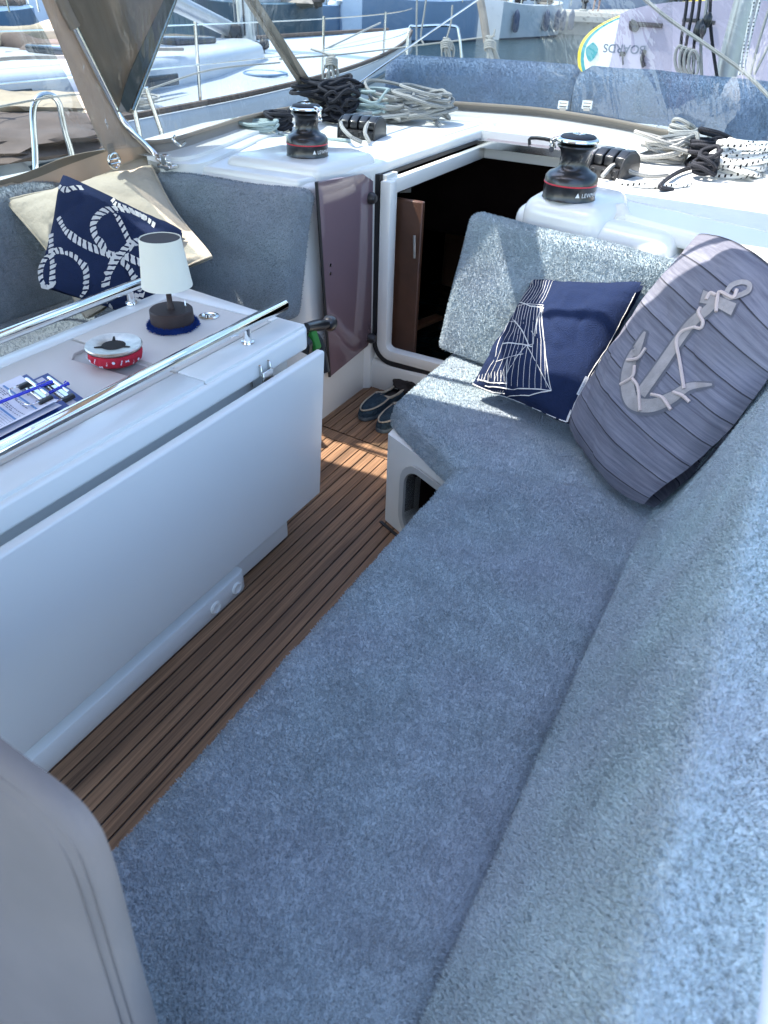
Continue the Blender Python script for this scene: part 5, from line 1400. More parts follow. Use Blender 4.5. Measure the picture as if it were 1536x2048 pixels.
# ================================================================== SHOES
def shoe(label, toe, heel, w, h):
    t = thing('shoe', label, 'shoe', 'worn blue slip-on shoes on the teak floor'); toe, heel = V((*toe, 0)), V((*heel, 0))
    d = heel-toe; L_ = d.length; d.normalize(); s = V((-d.y, d.x, 0))
    def sec(u, wk, z0, z1, n=16, open_=0):
        c = toe + d*(u*L_); return [c + s*(wk*w/2*math.copysign(abs(math.cos(a))**.7, math.cos(a))) + V((0, 0, z0 + (z1-z0)*max(0, math.sin(a))**.6)) for a in np.linspace(0, math.pi, n)]
    W_ = [(0.0, .25), (.03, .55), (.10, .82), (.25, 1.0), (.40, .98), (.55, .86), (.70, .78), (.85, .76), (.95, .62), (1.0, .35)]
    out = [toe+d*(u*L_)+s*(k*w/2) for u, k in W_] + [toe+d*(u*L_)-s*(k*w/2) for u, k in W_[::-1]]
    b = newbm(); poly_prism(b, [(p.x, p.y) for p in smooth_path(out, 3, True)], .001, .020); bevel(b, .004, 2); obj('sole', b, shoe_sole, t)
    Hs = [.022, .040, .052, .062, .070, .050, .048, .055, .058, .045]
    b = newbm(); prev = None
    for (u, k), hh in zip(W_, Hs):
        r_ = [b.verts.new(p) for p in sec(u, k*.97, .018, hh*h/.06)]
        if prev:
            for i in range(len(r_)-1):
                if u > .45 and 4 <= i <= 10: continue
                b.faces.new((prev[i], prev[i+1], r_[i+1], r_[i]))
        prev = r_
    b.faces.new(prev)
    for v in b.verts: v.co += V((0, 0, .004*noise.noise(v.co*40)))
    bmesh.ops.solidify(b, geom=b.faces[:], thickness=.004)
    obj('upper', b, shoe_blue, t)
    # fleece-edged opening and apron seam
    k_ = [sec(u, k*.97, .018, hh*h/.06) for (u, k), hh in zip(W_, Hs)]
    b = newbm(); pts = [k_[i][4] for i in range(4, 10)] + [k_[9][7]] + [k_[i][11] for i in range(9, 3, -1)]; tube(b, smooth_path(pts, 4, True), .0055, 7, closed=True)
    for v in b.verts: v.co += V([.003*noise.noise(v.co*150 + V((j, 0, 0))) for j in range(3)])
    obj('fleece_trim', b, shoe_trim, t)
    b = newbm(); pts = [k_[4][3]+V((0, 0, .002)), k_[3][3]+V((0, 0, .002)), k_[2][4]+V((0, 0, .003)), k_[1][7]+V((0, 0, .004)), k_[2][11]+V((0, 0, .003)), k_[3][12]+V((0, 0, .002)), k_[4][12]+V((0, 0, .002))]
    tube(b, smooth_path(pts, 4), .0035, 6); obj('apron_seam', b, shoe_trim, t)
    b = newbm(); poly_prism(b, [(p.x, p.y) for p in smooth_path([toe+d*(u*L_)+s*(k*.42*w) for u, k in W_[5:9]] + [toe+d*(u*L_)-s*(k*.42*w) for u, k in W_[5:9][::-1]], 3, True)], .020, .026); obj('insole', b, dark_cloth, t)
    seat_at(t)
s1a, s1b = az(722, 838, .01), az(806, 775, .02)
shoe('left worn blue slip-on shoe with frayed seams', (s1a.x, s1a.y), (s1b.x+.02, s1b.y+.03), .092, .062)
s2a, s2b = az(758, 862, .01), az(840, 795, .02)
shoe('right worn blue slip-on shoe half under the seat cushion', (s2a.x, s2a.y), (s2b.x+.02, s2b.y+.03), .092, .062)
cq = az(812, 772, .05); 
b = newbm(); bmesh.ops.create_icosphere(b, subdivisions=4, radius=1)
for v in b.verts:
    k = 1 + .4*noise.noise(v.co*1.5) + .2*noise.noise(v.co*4); v.co = V((cq.x+.02+v.co.x*.08*k, cq.y+.02+v.co.y*.06*k, max(.003, .045+v.co.z*.045*k)))
tag(obj('cloth_bag', b, dark_cloth), 'dark crumpled cloth lying behind the blue shoes', 'cloth')
# dark edge trim of the floor at the locker
b = newbm(); hexa(b, [V(q) for q in ((-.93, 1.722, .0), (-.60, 1.572, .0), (-.60, 1.560, .0), (-.935, 1.712, .0), (-.93, 1.722, .004), (-.60, 1.572, .004), (-.60, 1.560, .004), (-.935, 1.712, .004))]); obj('floor_trim', b, rubber, cf, smooth=False)

# ================================================================== OUR BOAT'S RAIL, MAST AND LINES
t = thing('gate_rail', 'white U-shaped steel gate rail on the port side deck', 'rail')
XR = -3.12
wire('rail_tube', [ax(72, 360, XR), ax(70, 300, XR), ax(66, 225, XR), ax(76, 197, XR), ax(98, 190, XR), ax(117, 205, XR), ax(130, 262, XR), ax(140, 295, XR), ax(148, 330, XR)], .014, steel, t, n=8, seg=10)
q = ax(72, 368, XR); b = newbm(); lathe(b, (q.x, q.y, .60), [(.001, 0), (.035, 0), (.03, .01), (.016, .014), (.016, q.z-.60+.02)], 16); obj('foot', b, steel, t); b = newbm(); q = ax(150, 336, XR); lathe(b, (q.x, q.y, .60), [(.001, 0), (.035, 0), (.03, .01), (.016, .014), (.016, q.z-.60+.02)], 16)
obj('foot', b, steel, t); seat_at(t)
def stanchion(u, v, u2, v2, x, label):
    t = thing('stanchion', label, 'stanchion', 'stanchions along the port side'); a, c = ax(u, v, x), ax(u2, v2, x)
    b = newbm(); tube(b, [a, c], .012, 8); obj('post', b, steel, t)
    b = newbm(); lathe(b, (c.x, c.y, .601), [(.001, 0), (.03, 0), (.02, .02), (.014, .03), (.012, max(.04, c.z-.59))], 12); obj('socket', b, steel, t); seat_at(t)
stanchion(262, 188, 278, 262, -3.1, 'steel stanchion just right of the canvas gusset')
stanchion(292, 175, 322, 262, -3.1, 'leaning steel brace beside the stanchion right of the gusset')
line('guard_wire', [ax(-60, 230, -3.1), ax(0, 213, -3.1), ax(140, 190, -3.1), ax(262, 188, -3.1), ax(420, 140, -3.1), ax(560, 125, -3.1)], .005, rope_plain, 'upper guard wire along the port side', None)
line('guard_wire', [ax(560, 118, -3.15), ay(700, 107, 6.6), ay(860, 88, 7.2), ay(990, 72, 7.6)], .007, rope_plain, 'frayed white guard line over the water', None)
line('shroud', [ay(668, 202, 4.35), ay(810, 100, 4.6), ay(958, -2, 4.85)], .0055, steel, 'thin steel shroud rising from the roof edge to the top', None)
line('sheet_line', [ay(1285, -5, 4.35), ay(1340, 40, 4.3), ay(1420, 95, 4.25), ay(1492, 148, 4.2), ay(1545, 200, 4.1)], .0085, rope_grey, 'grey line slanting down across the right window', None)
def hank(u, v, y, ln_px, n, r, label, seed, spread=14, top=None):
    rr = random.Random(seed); b = newbm(); c = ay(u, v, y)
    if top: tube(b, smooth_path([ay(top[0], top[1], y-.01), ay((top[0]+u)/2+3, (top[1]+v)/2, y-.01), c], 6), r, 6)
    for i in range(n):
        u0 = u + rr.uniform(-1, 1)*spread*.3; u1 = u + rr.uniform(-1, 1)*spread; L_ = ln_px*rr.uniform(.75, 1.05)
        tube(b, smooth_path([ay(u0-3, v, y), ay(u1-5, v+L_*.5, y-.02), ay(u1, v+L_, y), ay(u1+5, v+L_*.5, y+.02), ay(u0+4, v+2, y)], 5, True), r, 6, closed=True)
    for k in range(4):
        tube(b, smooth_path([ay(u+11*math.cos(a), v+8+k*4+5*math.sin(a), y+.03*math.sin(a)) for a in (0, 1.2, 2.4, 3.6, 4.8)], 4, True), r, 6, closed=True)
    return tag(obj('hanging_rope', b, rope_plain), label, 'rope', 'rope hanks hanging on the rails')
hank(663, 112, 5.6, 75, 5, .009, 'thick white rope hank hanging above the port coil', 1, 12, (622, 98))
hank(893, 78, 6.4, 55, 4, .008, 'pale rope hank hanging beyond the dark coil, left of the tan pole', 2, 12, (905, 10))
hank(980, 78, 6.2, 120, 4, .008, 'long white rope hank tied at the foot of the tan pole', 3, 16, (990, 58))
line('rail_hoop', [ay(812, 130, 6.8), ay(818, 60, 6.8), ay(835, 53, 6.8), ay(905, 52, 6.8), ay(918, 68, 6.8), ay(924, 130, 6.8)], .012, steel, 'steel bow rail hoop over the water', None)
line('halyard', [ay(834, 125, 6.5), ay(833, 60, 6.5), ay(834, -8, 6.5)], .008, rope_plain, 'thin upright line right of the long shroud', None)
line('halyard', [ay(853, -6, 6.6), ay(848, 30, 6.6), ay(842, 72, 6.6), ay(848, 90, 6.6)], .008, rope_plain, 'short twisted line ending in a knot above the water', None)
line('pole_strut', [ay(958, -12, 6.9), ay(966, 30, 6.9), ay(974, 84, 6.9)], .036, wood_grey, 'tan wooden pole hanging down over the water', None)
# our mast with halyards
mst = thing('mast', 'grey yacht mast rising behind the sunbed cushions', 'mast')
mc = ay(1452, 150, 6.1)
b = newbm(); lathe(b, (mc.x, mc.y, .80), [(.001, 0), (.10, 0), (.10, .02), (.075, .03), (.075, 9.0), (.001, 9.0)], 24)
for v in b.verts: v.co.y = mc.y + (v.co.y-mc.y)*1.5
obj('mast_tube', b, alu, mst)
for i, (u0, u1, m_) in enumerate(((1385, 1372, rope_black), (1398, 1388, rope_black), (1412, 1402, rope_grey), (1372, 1362, rope_black), (1420, 1425, rope_black))):
    b = newbm(); tube(b, smooth_path([ay(u0+8, -60, 5.95), ay(u0, 20, 5.9), ay(u1, 90, 5.9), ay(u1-6+i*4, 160, 5.95)], 6), .011, 6); obj('halyard', b, m_, mst)
for u, v, s_ in ((1400, 60, 1.3), (1368, 118, 1.0), (1415, 40, .9)):
    c = ay(u, v, 5.88); b = newbm(); lathe(b, c, [(.001, -.05*s_), (.02*s_, -.045*s_), (.032*s_, -.01*s_), (.03*s_, .02*s_), (.015*s_, .045*s_), (.001, .05*s_)], 14); obj('block', b, black_gloss, mst)
b = newbm()
for k in range(4): tube(b, smooth_path([ay(1360+k*9+10*math.cos(a), 118+26*math.sin(a)+k*3, 5.86-.01*k) for a in np.linspace(0, 6.283, 9)[:-1]], 4, True), .010, 6, closed=True)
obj('rope_hank', b, rope_grey, mst); seat_at(mst)
for i, (u0, u1) in enumerate(((1500, 1478), (1512, 1484), (1536, 1500), (1580, 1508))):
    line('halyard', [ay(u0+14, -20, 5.6), ay((u0+u1)/2+4, 70, 5.6), ay(u1, 150, 5.6)], .008, (rope_white, rope_white, rope_plain, rope_plain)[i], ('leftmost flecked line right of the mast', 'second flecked line right of the mast', 'white line slanting down right of the flecked lines', 'outermost white line slanting at the right edge')[i], None)

# paddle board lashed upright beyond the cushions
sup = thing('paddle_board', 'white paddle board with yellow nose and lilac pad lashed beyond cushions', 'paddleboard')
YB = 7.0
def sp(a, k, dy=0): # outline, a angle, k scale
    cu, cv = 1500, 118; ra, rb = 345*k, 122*k
    ca, sa_ = math.cos(a), math.sin(a)
    return ay(cu - ra*math.copysign(abs(ca)**.92, ca), cv - rb*math.copysign(abs(sa_)**.85, sa_), YB+dy)
angs = np.linspace(0, 2*math.pi, 97)[:-1]
b = newbm(); ks = [(1.0, .10, 1), (1.0, .0, 1), (.982, -.012, 1), (.978, -.013, 2), (.962, -.014, 2), (.960, -.015, 0), (0.02, -.02, 0)]
rg = [[b.verts.new(sp(a, k - (0 if k < .9 else (1-k)*.0), dy)) for a in angs] for k, dy, _ in ks]
for (A_, B_), (_, _, mi) in zip(zip(rg, rg[1:]), ks[1:]):
    for k in range(96): b.faces.new((A_[k], A_[(k+1) % 96], B_[(k+1) % 96], B_[k])).material_index = {1: 1, 2: 2, 0: 0}[mi]
b.faces.new(rg[0]).material_index = 0
obj('board', b, [board_white, board_yellow, board_teal], sup)
b = newbm(); pts = [ay(u, v, YB-.026) for u, v in ((1241, 28), (1260, 19), (1300, 10), (1345, 4), (1490, -2), (1700, 10), (1700, 240), (1500, 240), (1280, 222), (1205, 195), (1215, 148), (1222, 120))]
f0 = [b.verts.new(p) for p in pts]; f1_ = [b.verts.new(p-V((0, .006, 0))) for p in pts]; b.faces.new(f0); b.faces.new(f1_[::-1])
for i in range(len(pts)): b.faces.new((f0[i], f1_[i], f1_[(i+1) % len(pts)], f0[(i+1) % len(pts)]))
obj('deck_pad', b, board_lilac, sup)
b = newbm(); ux = ay(1200, 101, YB) - ay(1300, 106, YB); uy = V((0, 0, -1)); o_ = ay(1293, 92, YB-.034)
text_mesh(b, 'BOARDS', o_, ux, uy, (ay(1250, 92, YB)-ay(1250, 114, YB)).length*.80, bold=.018)
for v in b.verts: v.co.y = YB-.034
sc2 = (ay(1211, 100, YB)-ay(1294, 105, YB)).length; xs = [v.co.x for v in b.verts]; kx = sc2/(max(xs)-min(xs))
for v in b.verts: v.co.x = o_.x + (v.co.x-o_.x)*kx
obj('lettering', b, ink, sup, smooth=False)
c = ay(1183, 104, YB-.025); b = newbm()
b.faces.new([b.verts.new(c + V((.050*math.cos(a)*(1+.12*math.sin(3*a)), 0, .062*math.sin(a)*(1+.1*math.cos(4*a))))) for a in np.linspace(0, 6.1, 24)]); obj('round_mark', b, board_teal, sup, smooth=False)
for pth, r in (([(1262, 42), (1275, 50), (1272, 60), (1262, 56), (1262, 42)], .018), ([(1272, 48), (1300, 50), (1325, 52)], .020), ([(1365, 40), (1400, 42), (1430, 46)], .016), ([(1245, 112), (1246, 130)], .007), ([(1240, 108), (1250, 108)], .020), ([(1290, 100), (1284, 118), (1288, 134)], .02), ([(1385, 118), (1390, 112), (1396, 118)], .018)):
    b = newbm(); tube(b, smooth_path([ay(u, v, YB-.05) for u, v in pth], 4) if len(pth) > 2 else [ay(u, v, YB-.05) for u, v in pth], r*.8, 8); obj('fitting', b, black_plastic, sup)
seat_at(sup)

# ================================================================== NEIGHBOURING YACHT (port)
ny = thing('neighbour_yacht', 'white sailing yacht moored alongside to port with a furled main', 'sailboat')
NX, HB, SZ = -6.35, 1.95, .62
def hw(y): return HB*(1 if y < 5 else max(.02, 1-((y-5)/7.2)**2.0))
ys = np.linspace(-6, 12.1, 50)
b = newbm(); rows_ = []
for y in ys:
    h_ = hw(y); z_ = SZ + .012*max(0, y-3)**1.4
    rows_.append([V((NX-h_*k, y, zz)) for k, zz in ((-.55, -.6), (-.86, -.5), (-.96, -.1), (-1.0, z_-.04), (-.99, z_), (-.95, z_+.02), (-.94, z_-.01), (-.5, z_+.03), (0, z_+.05), (.5, z_+.03), (.94, z_-.01), (.99, z_), (1.0, z_-.04), (.96, -.1), (.86, -.5), (.55, -.6))])
grid_faces(b, rows_, 1, 1); obj('hull', b, hull_white, ny)
b = newbm()
poly_prism(b, [(NX+1.25, -1.0), (NX+1.28, 4.2), (NX+1.0, 6.2), (NX+.55, 7.6), (NX, 8.1), (NX-.55, 7.6), (NX-1.0, 6.2), (NX-1.28, 4.2), (NX-1.25, -1.0)], SZ, SZ+.30); bevel(b, .09, 4)
cbn = obj('cabin_roof', b, hull_white, ny)
b = newbm()
for y0, y1 in ((1.2, 2.3), (2.6, 3.9), (4.4, 5.4)): box(b, (NX+1.265, y0, SZ+.11), (NX+1.285, y1, SZ+.20))
bevel(b, .01, 2); obj('cabin_window', b, window_dark, ny)
for yy, xx in ((5.2, .3), (2.8, -.2), (6.8, 0)):
    b = newbm(); box(b, (NX+xx-.3, yy-.3, SZ+.30), (NX+xx+.3, yy+.3, SZ+.36)); bevel(b, .02, 2); obj('deck_hatch', b, window_dark, ny)
b = newbm()
for sg in (-1, 1): tube(b, [V((NX+sg*hw(y)*.985, y, SZ+.012*max(0, y-3)**1.4+.035)) for y in np.linspace(-5.5, 11.8, 50)], .022, 6)
obj('toe_rail', b, brown_cover, ny)
b = newbm(); tube(b, [V((NX+hw(y)*1.004, y, SZ+.012*max(0, y-3)**1.4-.16)) for y in np.linspace(-5.5, 11.5, 50)], .030, 6); obj('hull_stripe', b, hull_teal, ny)
b = newbm(); box(b, (NX-.9, -2.4, SZ+.02), (NX+.9, -1.1, SZ+.55)); bevel(b, .12, 4); obj('spray_hood', b, brown_cover, ny)
for k_, (xx, yy) in enumerate(((1.45, .6), (1.45, 1.5), (-1.45, .6), (.55, -.2))):
    b = newbm(); lathe(b, (NX+xx, yy, SZ+(.30 if abs(xx) < 1 else .02)), [(.001, 0), (.08, 0), (.075, .04), (.05, .08), (.055, .13), (.001, .14)], 16); obj('winch', b, steel, ny)
b = newbm(); tube(b, smooth_path([V((NX+1.5, .8, SZ+.10)), V((NX+1.55, 3, SZ+.05)), V((NX+1.4, 5.4, SZ+.04)), V((NX+.7, 7.8, SZ+.08)), V((NX+.1, 11.0, SZ+.4))], 6), .012, 6); obj('jib_sheet', b, rope_plain, ny)
for (yy, xx, sd) in ((2.0, 1.55, 1), (4.6, 1.5, 2), (6.8, 1.15, 3)):
    rr = random.Random(sd); b = newbm()
    for q_ in range(5): tube(b, smooth_path([V((NX+xx+(.14+.02*q_)*math.cos(a)+rr.gauss(0, .012), yy+(.14+.02*q_)*math.sin(a)+rr.gauss(0, .012), SZ+.04+.016*q_)) for a in np.linspace(0, 6.283, 9)[:-1]], 3, True), .010, 6, closed=True)
    obj('rope_coil', b, (rope_black, rope_plain, hull_blue)[sd-1], ny)
b = newbm(); tube(b, smooth_path([V((NX+.75*math.sin(k*.9), 2.0+k*.55, SZ+.40+.05*math.sin(k*2))) for k in range(8)], 5), .10, 10)
for vv in b.verts: vv.co += V((.05*noise.noise(vv.co*3), 0, .05*noise.noise(vv.co*5)))
obj('folded_sail', b, tan_cover, ny)
for side in (1,):
    b = newbm(); tube(b, smooth_path([V((NX+1.0, 1.0+i*.6, SZ+.30+(.06 if i % 2 else .04))) for i in range(9)], 3), .014, 6); obj('grab_rail', b, wood_grey, ny)
    for i in range(7):
        y = -3 + i*2.0; h_ = hw(y)
        b = newbm(); tube(b, [V((NX+h_*.95, y, SZ)), V((NX+h_*.97, y, SZ+.60))], .013, 6); obj('stanchion', b, steel, ny)
    for zz in (.32, .58):
        b = newbm(); tube(b, [V((NX+hw(y)*.97, y, SZ+zz)) for y in np.linspace(-4, 11.5, 30)], .005, 5); obj('guard_wire', b, steel, ny)
mq = ay(497, 108, 8.2)
b = newbm(); lathe(b, (mq.x, mq.y, SZ+.2), [(.001, 0), (.16, 0), (.16, .05), (.105, .07), (.105, 9), (.001, 9)], 20); obj('mast', b, alu, ny)
for k in range(6):
    a = k*1.05; b = newbm(); tube(b, [V((mq.x+.13*math.cos(a), mq.y+.15*math.sin(a), SZ+.32)), V((mq.x+.14*math.cos(a+.2), mq.y+.15*math.sin(a+.2), 5))], .010, 6); obj('halyard', b, rope_black if k % 2 else rope_grey, ny)
for (u, v, s_) in ((468, 62, 1.6), (455, 80, 1.4), (480, 100, 1.6), (515, 100, 1.5), (445, 98, 1.2), (528, 88, 1.0)):
    c = ay(u, v, 8.05); b = newbm(); bmesh.ops.create_icosphere(b, subdivisions=2, radius=.06*s_)
    for vv in b.verts: vv.co = vv.co*(1+.4*noise.noise(vv.co*20+c)) + c
    obj('rope_bundle', b, rubber, ny)
b = newbm(); tube(b, [ay(462, 60, 8.1), ay(350, 5, 7.0), ay(250, -40, 6.2)], .085, 14); obj('boom', b, alu, ny)
b = newbm(); tube(b, smooth_path([ay(u, v, 5.2) for u, v in ((-40, 95), (20, 92), (60, 98), (105, 105), (170, 118))], 5), .10, 12)
for v in b.verts: v.co += V((0, .03*noise.noise(v.co*4), .05*noise.noise(v.co*3)))
obj('sail_cover', b, brown_cover, ny)
for seed, (u, v, y, sx, sy, sz, m_) in enumerate(((10, 145, 5.0, .75, .5, .13, tan_cover), (85, 150, 5.1, .55, .5, .17, brown_cover), (20, 225, 3.5, .6, .5, .10, tan_cover), (90, 235, 3.9, .5, .6, .12, brown_cover), (30, 270, 3.1, .5, .6, .08, brown_cover), (125, 250, 4.0, .4, .35, .12, tan_cover), (155, 215, 4.6, .4, .4, .10, brown_cover))):
    c = ay(u, v, y); b = newbm(); bmesh.ops.create_icosphere(b, subdivisions=4, radius=1)
    for vv in b.verts:
        k = 1+.5*noise.noise(vv.co*1.7+V((seed, 0, 0)))+.35*(abs(noise.noise(vv.co*3.5+V((0, seed, 0))))); vv.co = c + V((vv.co.x*sx*k, vv.co.y*sy*k, vv.co.z*sz*k))
    obj('tarpaulin', b, m_, ny)
b = newbm()
for k in range(6): tube(b, smooth_path([ay(12+(30-3*k)*math.cos(a), 182+(9-k)*math.sin(a), 4.6+.0*k) + V((0, 0, .01*k)) for a in np.linspace(0, 6.283, 13)[:-1]], 3, True), .014, 6, closed=True)
obj('rope_coil', b, rope_grey, ny)
for i, (u, v) in enumerate(((350, 345), (600, 260))):
    c = V((NX+hw(3+i*3)+.14, 3.0+i*3.2, .28)); b = newbm(); lathe(b, c, [(.001, -.32), (.06, -.30), (.12, -.22), (.125, .20), (.08, .28), (.03, .32), (.001, .33)], 18)
    tg_ = tag(obj('fender', b, hull_white), ('aft white fender hanging between the two yachts', 'forward white fender hanging between the two yachts')[i], 'fender')
seat_at(ny)

# ================================================================== BOATS ACROSS THE WATER
def far_boat(u0, v0, u1, v1, topv, m, label, name='moored_boat', cabin=True, deep=3.2, fenders=()):
    a, c = az(u0, v0, -.5), az(u1, v1, -.5); d = (c-a); L_ = d.length; d.normalize(); back = V((-d.y, d.x, 0))
    if back.y < 0: back = -back
    um = (u0+u1)/2; vm = (v0+v1)/2; mid = (a+c)/2
    dist = (RM.transposed() @ (mid-EYE)).z; H_ = (vm-topv)/_f*dist*.97
    t = thing(name, label, 'boat', 'boats moored across the water'); n = 22; rows_ = []
    for i in range(n+1):
        s = i/n; bw = math.sin(math.pi*min(1, .12+s*.88))**.35 if s > .5 else 1; sheer = .12*(2*s-1)**2*H_
        p = a + d*(L_*s); q = back*deep*(1-bw)*.5; q2 = back*deep*(1-(1-bw)*.5)
        rows_.append([p+q+V((0, 0, -.15))+back*.12, p+q+V((0, 0, .06))+back*.05, p+q+V((0, 0, H_+sheer)), p+q+back*.12+V((0, 0, H_+sheer+.03)), p+q2-back*.12+V((0, 0, H_+sheer+.03)), p+q2+V((0, 0, H_+sheer)), p+q2+V((0, 0, -.15))])
    b = newbm(); vs = grid_faces(b, rows_, 1, 1); b.faces.new([r_ for r_ in vs[0]]); b.faces.new(vs[-1][::-1])
    for f in b.faces:
        if f.calc_center_median().z < -.44: f.material_index = 1
    obj('hull', b, [m, anti_foul], t)
    if cabin:
        o0 = a + d*L_*.25 + back*.7 + V((0, 0, H_)); o1 = a + d*L_*.72 + back*.7 + V((0, 0, H_)); q = back*(deep-1.4); hh = .5
        b = newbm(); hexa(b, [o0, o1, o1+q, o0+q, o0+V((0, 0, hh))+d*.3, o1+V((0, 0, hh*.8))-d*.6, o1+q+V((0, 0, hh*.8))-d*.6, o0+q+V((0, 0, hh))+d*.3]); bevel(b, .08, 3); cb = obj('cabin', b, hull_white, t)
        for k in range(4):
            w0 = o0 + d*(.6+k*1.1) + V((0, 0, hh*.35)) - back*.02
            if (w0+d*.7-o0).length > (o1-o0).length - .7: break
            b = newbm(); hexa(b, [w0, w0+d*.7, w0+d*.7+back*.03, w0+back*.03, w0+V((0, 0, .2)), w0+d*.7+V((0, 0, .2)), w0+d*.7+back*.03+V((0, 0, .2)), w0+back*.03+V((0, 0, .2))]); obj('window', b, window_dark, t)
    rr = random.Random(int(abs(u0)) + 3)
    for k in range(7):
        p = a + d*(L_*(k+rr.uniform(.2, .8))/7) + back*rr.uniform(.4, deep-.4) + V((0, 0, H_+.12)); b = newbm(); bmesh.ops.create_icosphere(b, subdivisions=3, radius=1)
        sx_, sz_ = rr.uniform(.3, 1.1), rr.uniform(.15, .40)
        for vv in b.verts:
            kk = 1+.5*noise.noise(vv.co*1.7+V((k, u0, 0)))+.3*abs(noise.noise(vv.co*4+V((0, k, 0)))); vv.co = p + V((vv.co.x*sx_*kk, vv.co.y*.4*kk, vv.co.z*sz_*kk))
        obj('covered_gear', b, (tan_cover, brown_cover, hull_white, canvas, hull_blue, dark_cloth, wood_grey)[rr.randrange(7)], t)
    if cabin:
        p = a + d*L_*.5 + back*deep*.5 + V((0, 0, H_)); b = newbm(); tube(b, [p, p+V((0, 0, 11))], .09, 8); obj('mast', b, alu, t)
        b = newbm(); tube(b, [p+V((0, 0, 1.3)), p-d*3.4+V((0, 0, 1.2))], .16, 8); obj('sail_cover', b, (brown_cover, hull_blue, tan_cover)[int(abs(u0)) % 3], t)
    for k in range(6):
        p = a + d*(L_*(k+.5)/6) + back*.2 + V((0, 0, H_)); b = newbm(); tube(b, [p, p+V((0, 0, .6))], .03, 5); obj('stanchion', b, steel, t)
    b = newbm(); tube(b, [a + d*(L_*(k+.5)/6) + back*.2 + V((0, 0, H_+.58)) for k in range(6)], .015, 5); obj('guard_wire', b, steel, t)
    seat_at(t)
    for i, fu in enumerate(fenders):
        s = (fu-u0)/(u1-u0); p = a + d*L_*s - back*.16 + V((0, 0, H_*.55)); sz = .28
        b = newbm(); lathe(b, p, [(.001, -sz*1.6), (.10, -sz*1.5), (.15, -sz), (.15, sz*.8), (.09, sz*1.3), (.03, sz*1.6), (.001, sz*1.7)], 14)
        tag(obj('fender', b, ink), 'dark fender hanging on the pale hull across the water, number' if False else ['dark fender near the tan pole on the far pale hull', 'thicker dark fender in the middle of the far pale hull', 'left one of the close pair of far dark fenders', 'right one of the close pair of far dark fenders', 'dark fender at the right end of the far pale hull'][i], 'fender', 'fenders on the far pale hull')
far_boat(-260, 112, 128, 96, 38, hull_blue, 'long light blue hull across the water at the far left')
far_boat(250, 108, 560, 84, 18, hull_teal, 'dark teal hull across the water behind the neighbouring mast', deep=3.0)
far_boat(560, 74, 722, 78, 22, hull_blue, 'grey-blue hull across the water left of the brown one', deep=3.0)
far_boat(724, 84, 985, 84, 16, simple('hull_pale', (.22, .31, .45), .35, var=.08, vscale=.6), 'pale blue hull across the water in the middle', deep=3.2)
far_boat(1000, 80, 1150, 72, 22, hull_white, 'pale grey hull with dark fenders across the water', fenders=(1020, 1078, 1100, 1112, 1130))
far_boat(1690, 250, 1478, 175, 40, hull_white, 'white yacht at the right edge beyond the mast', deep=3.0, cabin=True)

far_boat(-40, 62, 300, 50, 8, hull_white, 'white hull moored behind the light blue one at upper left', deep=3.2)
far_boat(1130, 62, 1420, 48, 4, hull_blue, 'blue hull behind the paddle board across the water', deep=3.0)
# quay clutter
rr = random.Random(11)
for i in range(26):
    x = -44 + i*2.3 + rr.uniform(-.8, .8); y = 47.5 + rr.uniform(0, 3); k = i % 3
    if k == 0:
        b = newbm(); w_ = rr.uniform(.3, .8); box(b, (x-w_, y-.3, .551), (x+w_, y+.3, .551+rr.uniform(.4, 1.0))); bevel(b, .06, 2)
        o = obj('storage_box', b, (concrete, tan_cover, hull_white)[(i//3) % 3]); tag(o, 'storage box standing on the quay among others', 'box', 'clutter along the quay')
    elif k == 1:
        t = thing('bollard', 'iron mooring bollard on the quay edge', 'bollard', 'bollards along the quay'); b = newbm(); lathe(b, (x, 46.6, .551), [(.001, 0), (.22, 0), (.15, .08), (.12, .35), (.2, .42), (.2, .5), (.001, .52)], 14); obj('post', b, black_plastic, t)
        b = newbm(); lathe(b, (x, 46.6, .551), [(.001, .02), (.26, .02), (.26, .06), (.22, .09), (.16, .06)], 14); obj('mooring_rope', b, rope_plain, t); seat_at(t)
    else:
        t = thing('shrub', 'dusty green shrub behind the quay', 'shrub', 'shrubs behind the quay'); hh = rr.uniform(1.2, 2.6); yy = 63 + rr.uniform(0, 5); b = newbm()
        for j in range(700):
            a_ = rr.uniform(0, 6.283); u_ = rr.uniform(-1, 1); r_ = rr.random()**.4*(1+.4*noise.noise(V((a_, u_, i)))); p = V((x + math.cos(a_)*math.sqrt(1-u_*u_)*r_*1.3, yy + math.sin(a_)*math.sqrt(1-u_*u_)*r_*1.1, .9+hh*.5 + u_*r_*hh*.5))
            v1_, v2_ = V((rr.gauss(0, 1), rr.gauss(0, 1), rr.gauss(0, 1)))*.10, V((rr.gauss(0, 1), rr.gauss(0, 1), rr.gauss(0, 1)))*.10
            b.faces.new([b.verts.new(p), b.verts.new(p+v1_), b.verts.new(p+v2_)])
        obj('foliage', b, simple('leaf', (.07, .09, .04), .8, var=.4), t, smooth=False)
        b = newbm(); tube(b, [V((x, yy, -.2)), V((x+.05, yy, .6+hh*.4))], [.09, .04], 7); obj('stem', b, wood_grey, t); seat_at(t)
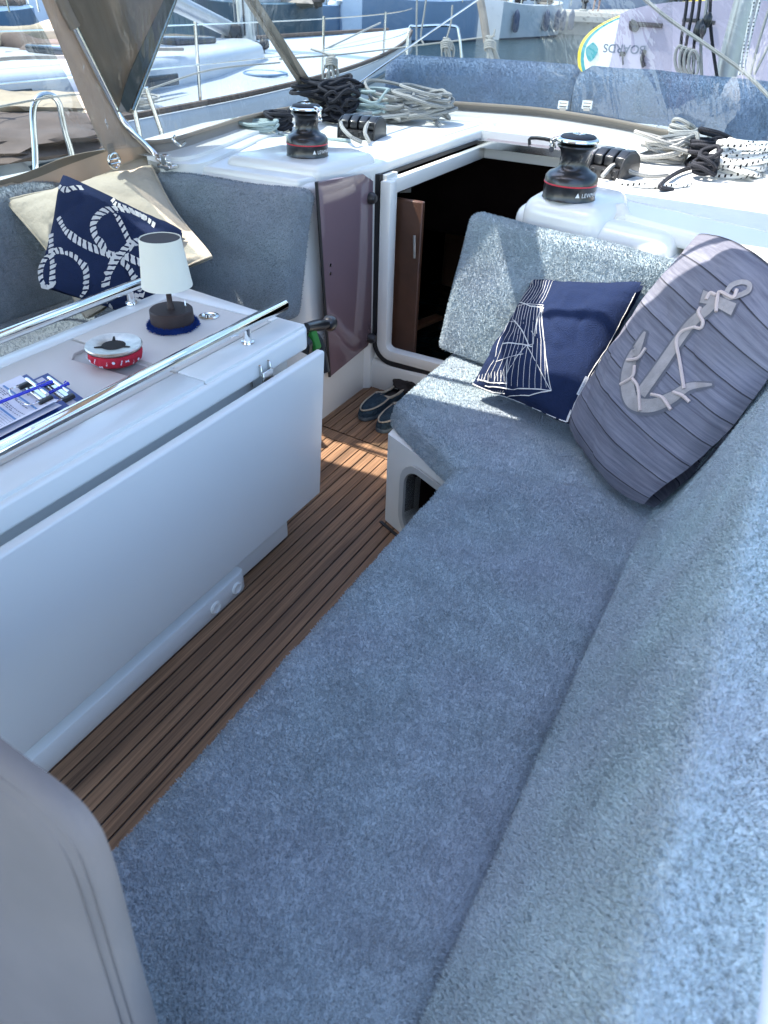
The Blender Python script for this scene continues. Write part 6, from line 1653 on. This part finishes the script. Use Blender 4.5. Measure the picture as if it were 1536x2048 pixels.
# person standing across the water
pf_ = az(1186, 55, .555); 
if pf_.y < 46.8: pf_ = V((pf_.x*47.2/pf_.y, 47.2, .555))
def person(base, label):
    me = bpy.data.meshes.new('person'); s = 1.0
    J = [(0, 0, .95), (0, 0, 1.15), (0, 0, 1.38), (0, 0, 1.50), (0, -.02, 1.64), (.10, 0, .90), (.12, .02, .50), (.13, 0, .06), (.13, -.14, .03), (-.10, 0, .90), (-.13, -.03, .50), (-.15, 0, .06), (-.15, -.14, .03), (.19, 0, 1.38), (.26, .02, 1.12), (.24, -.10, .90), (-.19, 0, 1.38), (-.27, .02, 1.12), (-.25, -.08, .88)]
    Ed = [(0, 1), (1, 2), (2, 3), (3, 4), (0, 5), (5, 6), (6, 7), (7, 8), (0, 9), (9, 10), (10, 11), (11, 12), (2, 13), (13, 14), (14, 15), (2, 16), (16, 17), (17, 18)]
    Rr = [.13, .125, .14, .055, .105, .09, .06, .042, .035, .09, .06, .042, .035, .06, .042, .032, .06, .042, .032]
    me.from_pydata([(base.x+x, base.y+y, base.z+z) for x, y, z in J], Ed, []); o = bpy.data.objects.new('person', me); C.objects.link(o)
    md = o.modifiers.new('skin', 'SKIN'); o.modifiers.new('s', 'SUBSURF').levels = 1
    for i, r_ in enumerate(Rr): me.skin_vertices[0].data[i].radius = (r_, r_)
    me.skin_vertices[0].data[0].use_root = True
    dgp = bpy.context.evaluated_depsgraph_get(); m2 = bpy.data.meshes.new_from_object(o.evaluated_get(dgp)); bpy.data.objects.remove(o)
    for m_ in (simple('skin', (.45, .27, .19), .6), simple('white_shirt', (.75, .73, .70), .9), simple('dark_shorts', (.03, .05, .07), .9), simple('hair', (.03, .02, .015), .8)): m2.materials.append(m_)
    for p in m2.polygons:
        z = p.center.z - base.z; ax_ = abs(p.center.x-base.x)
        p.material_index = 3 if z > 1.66 else 0 if z > 1.46 else (1 if z > .98 and not (ax_ > .22 and z < 1.2) else 2 if (.50 < z <= .98 and ax_ < .21) else 0)
    m2.shade_smooth(); o = bpy.data.objects.new('person', m2); C.objects.link(o); tag(o, label, 'person'); return o
person(pf_, 'person in a white shirt and dark shorts standing on the quay')
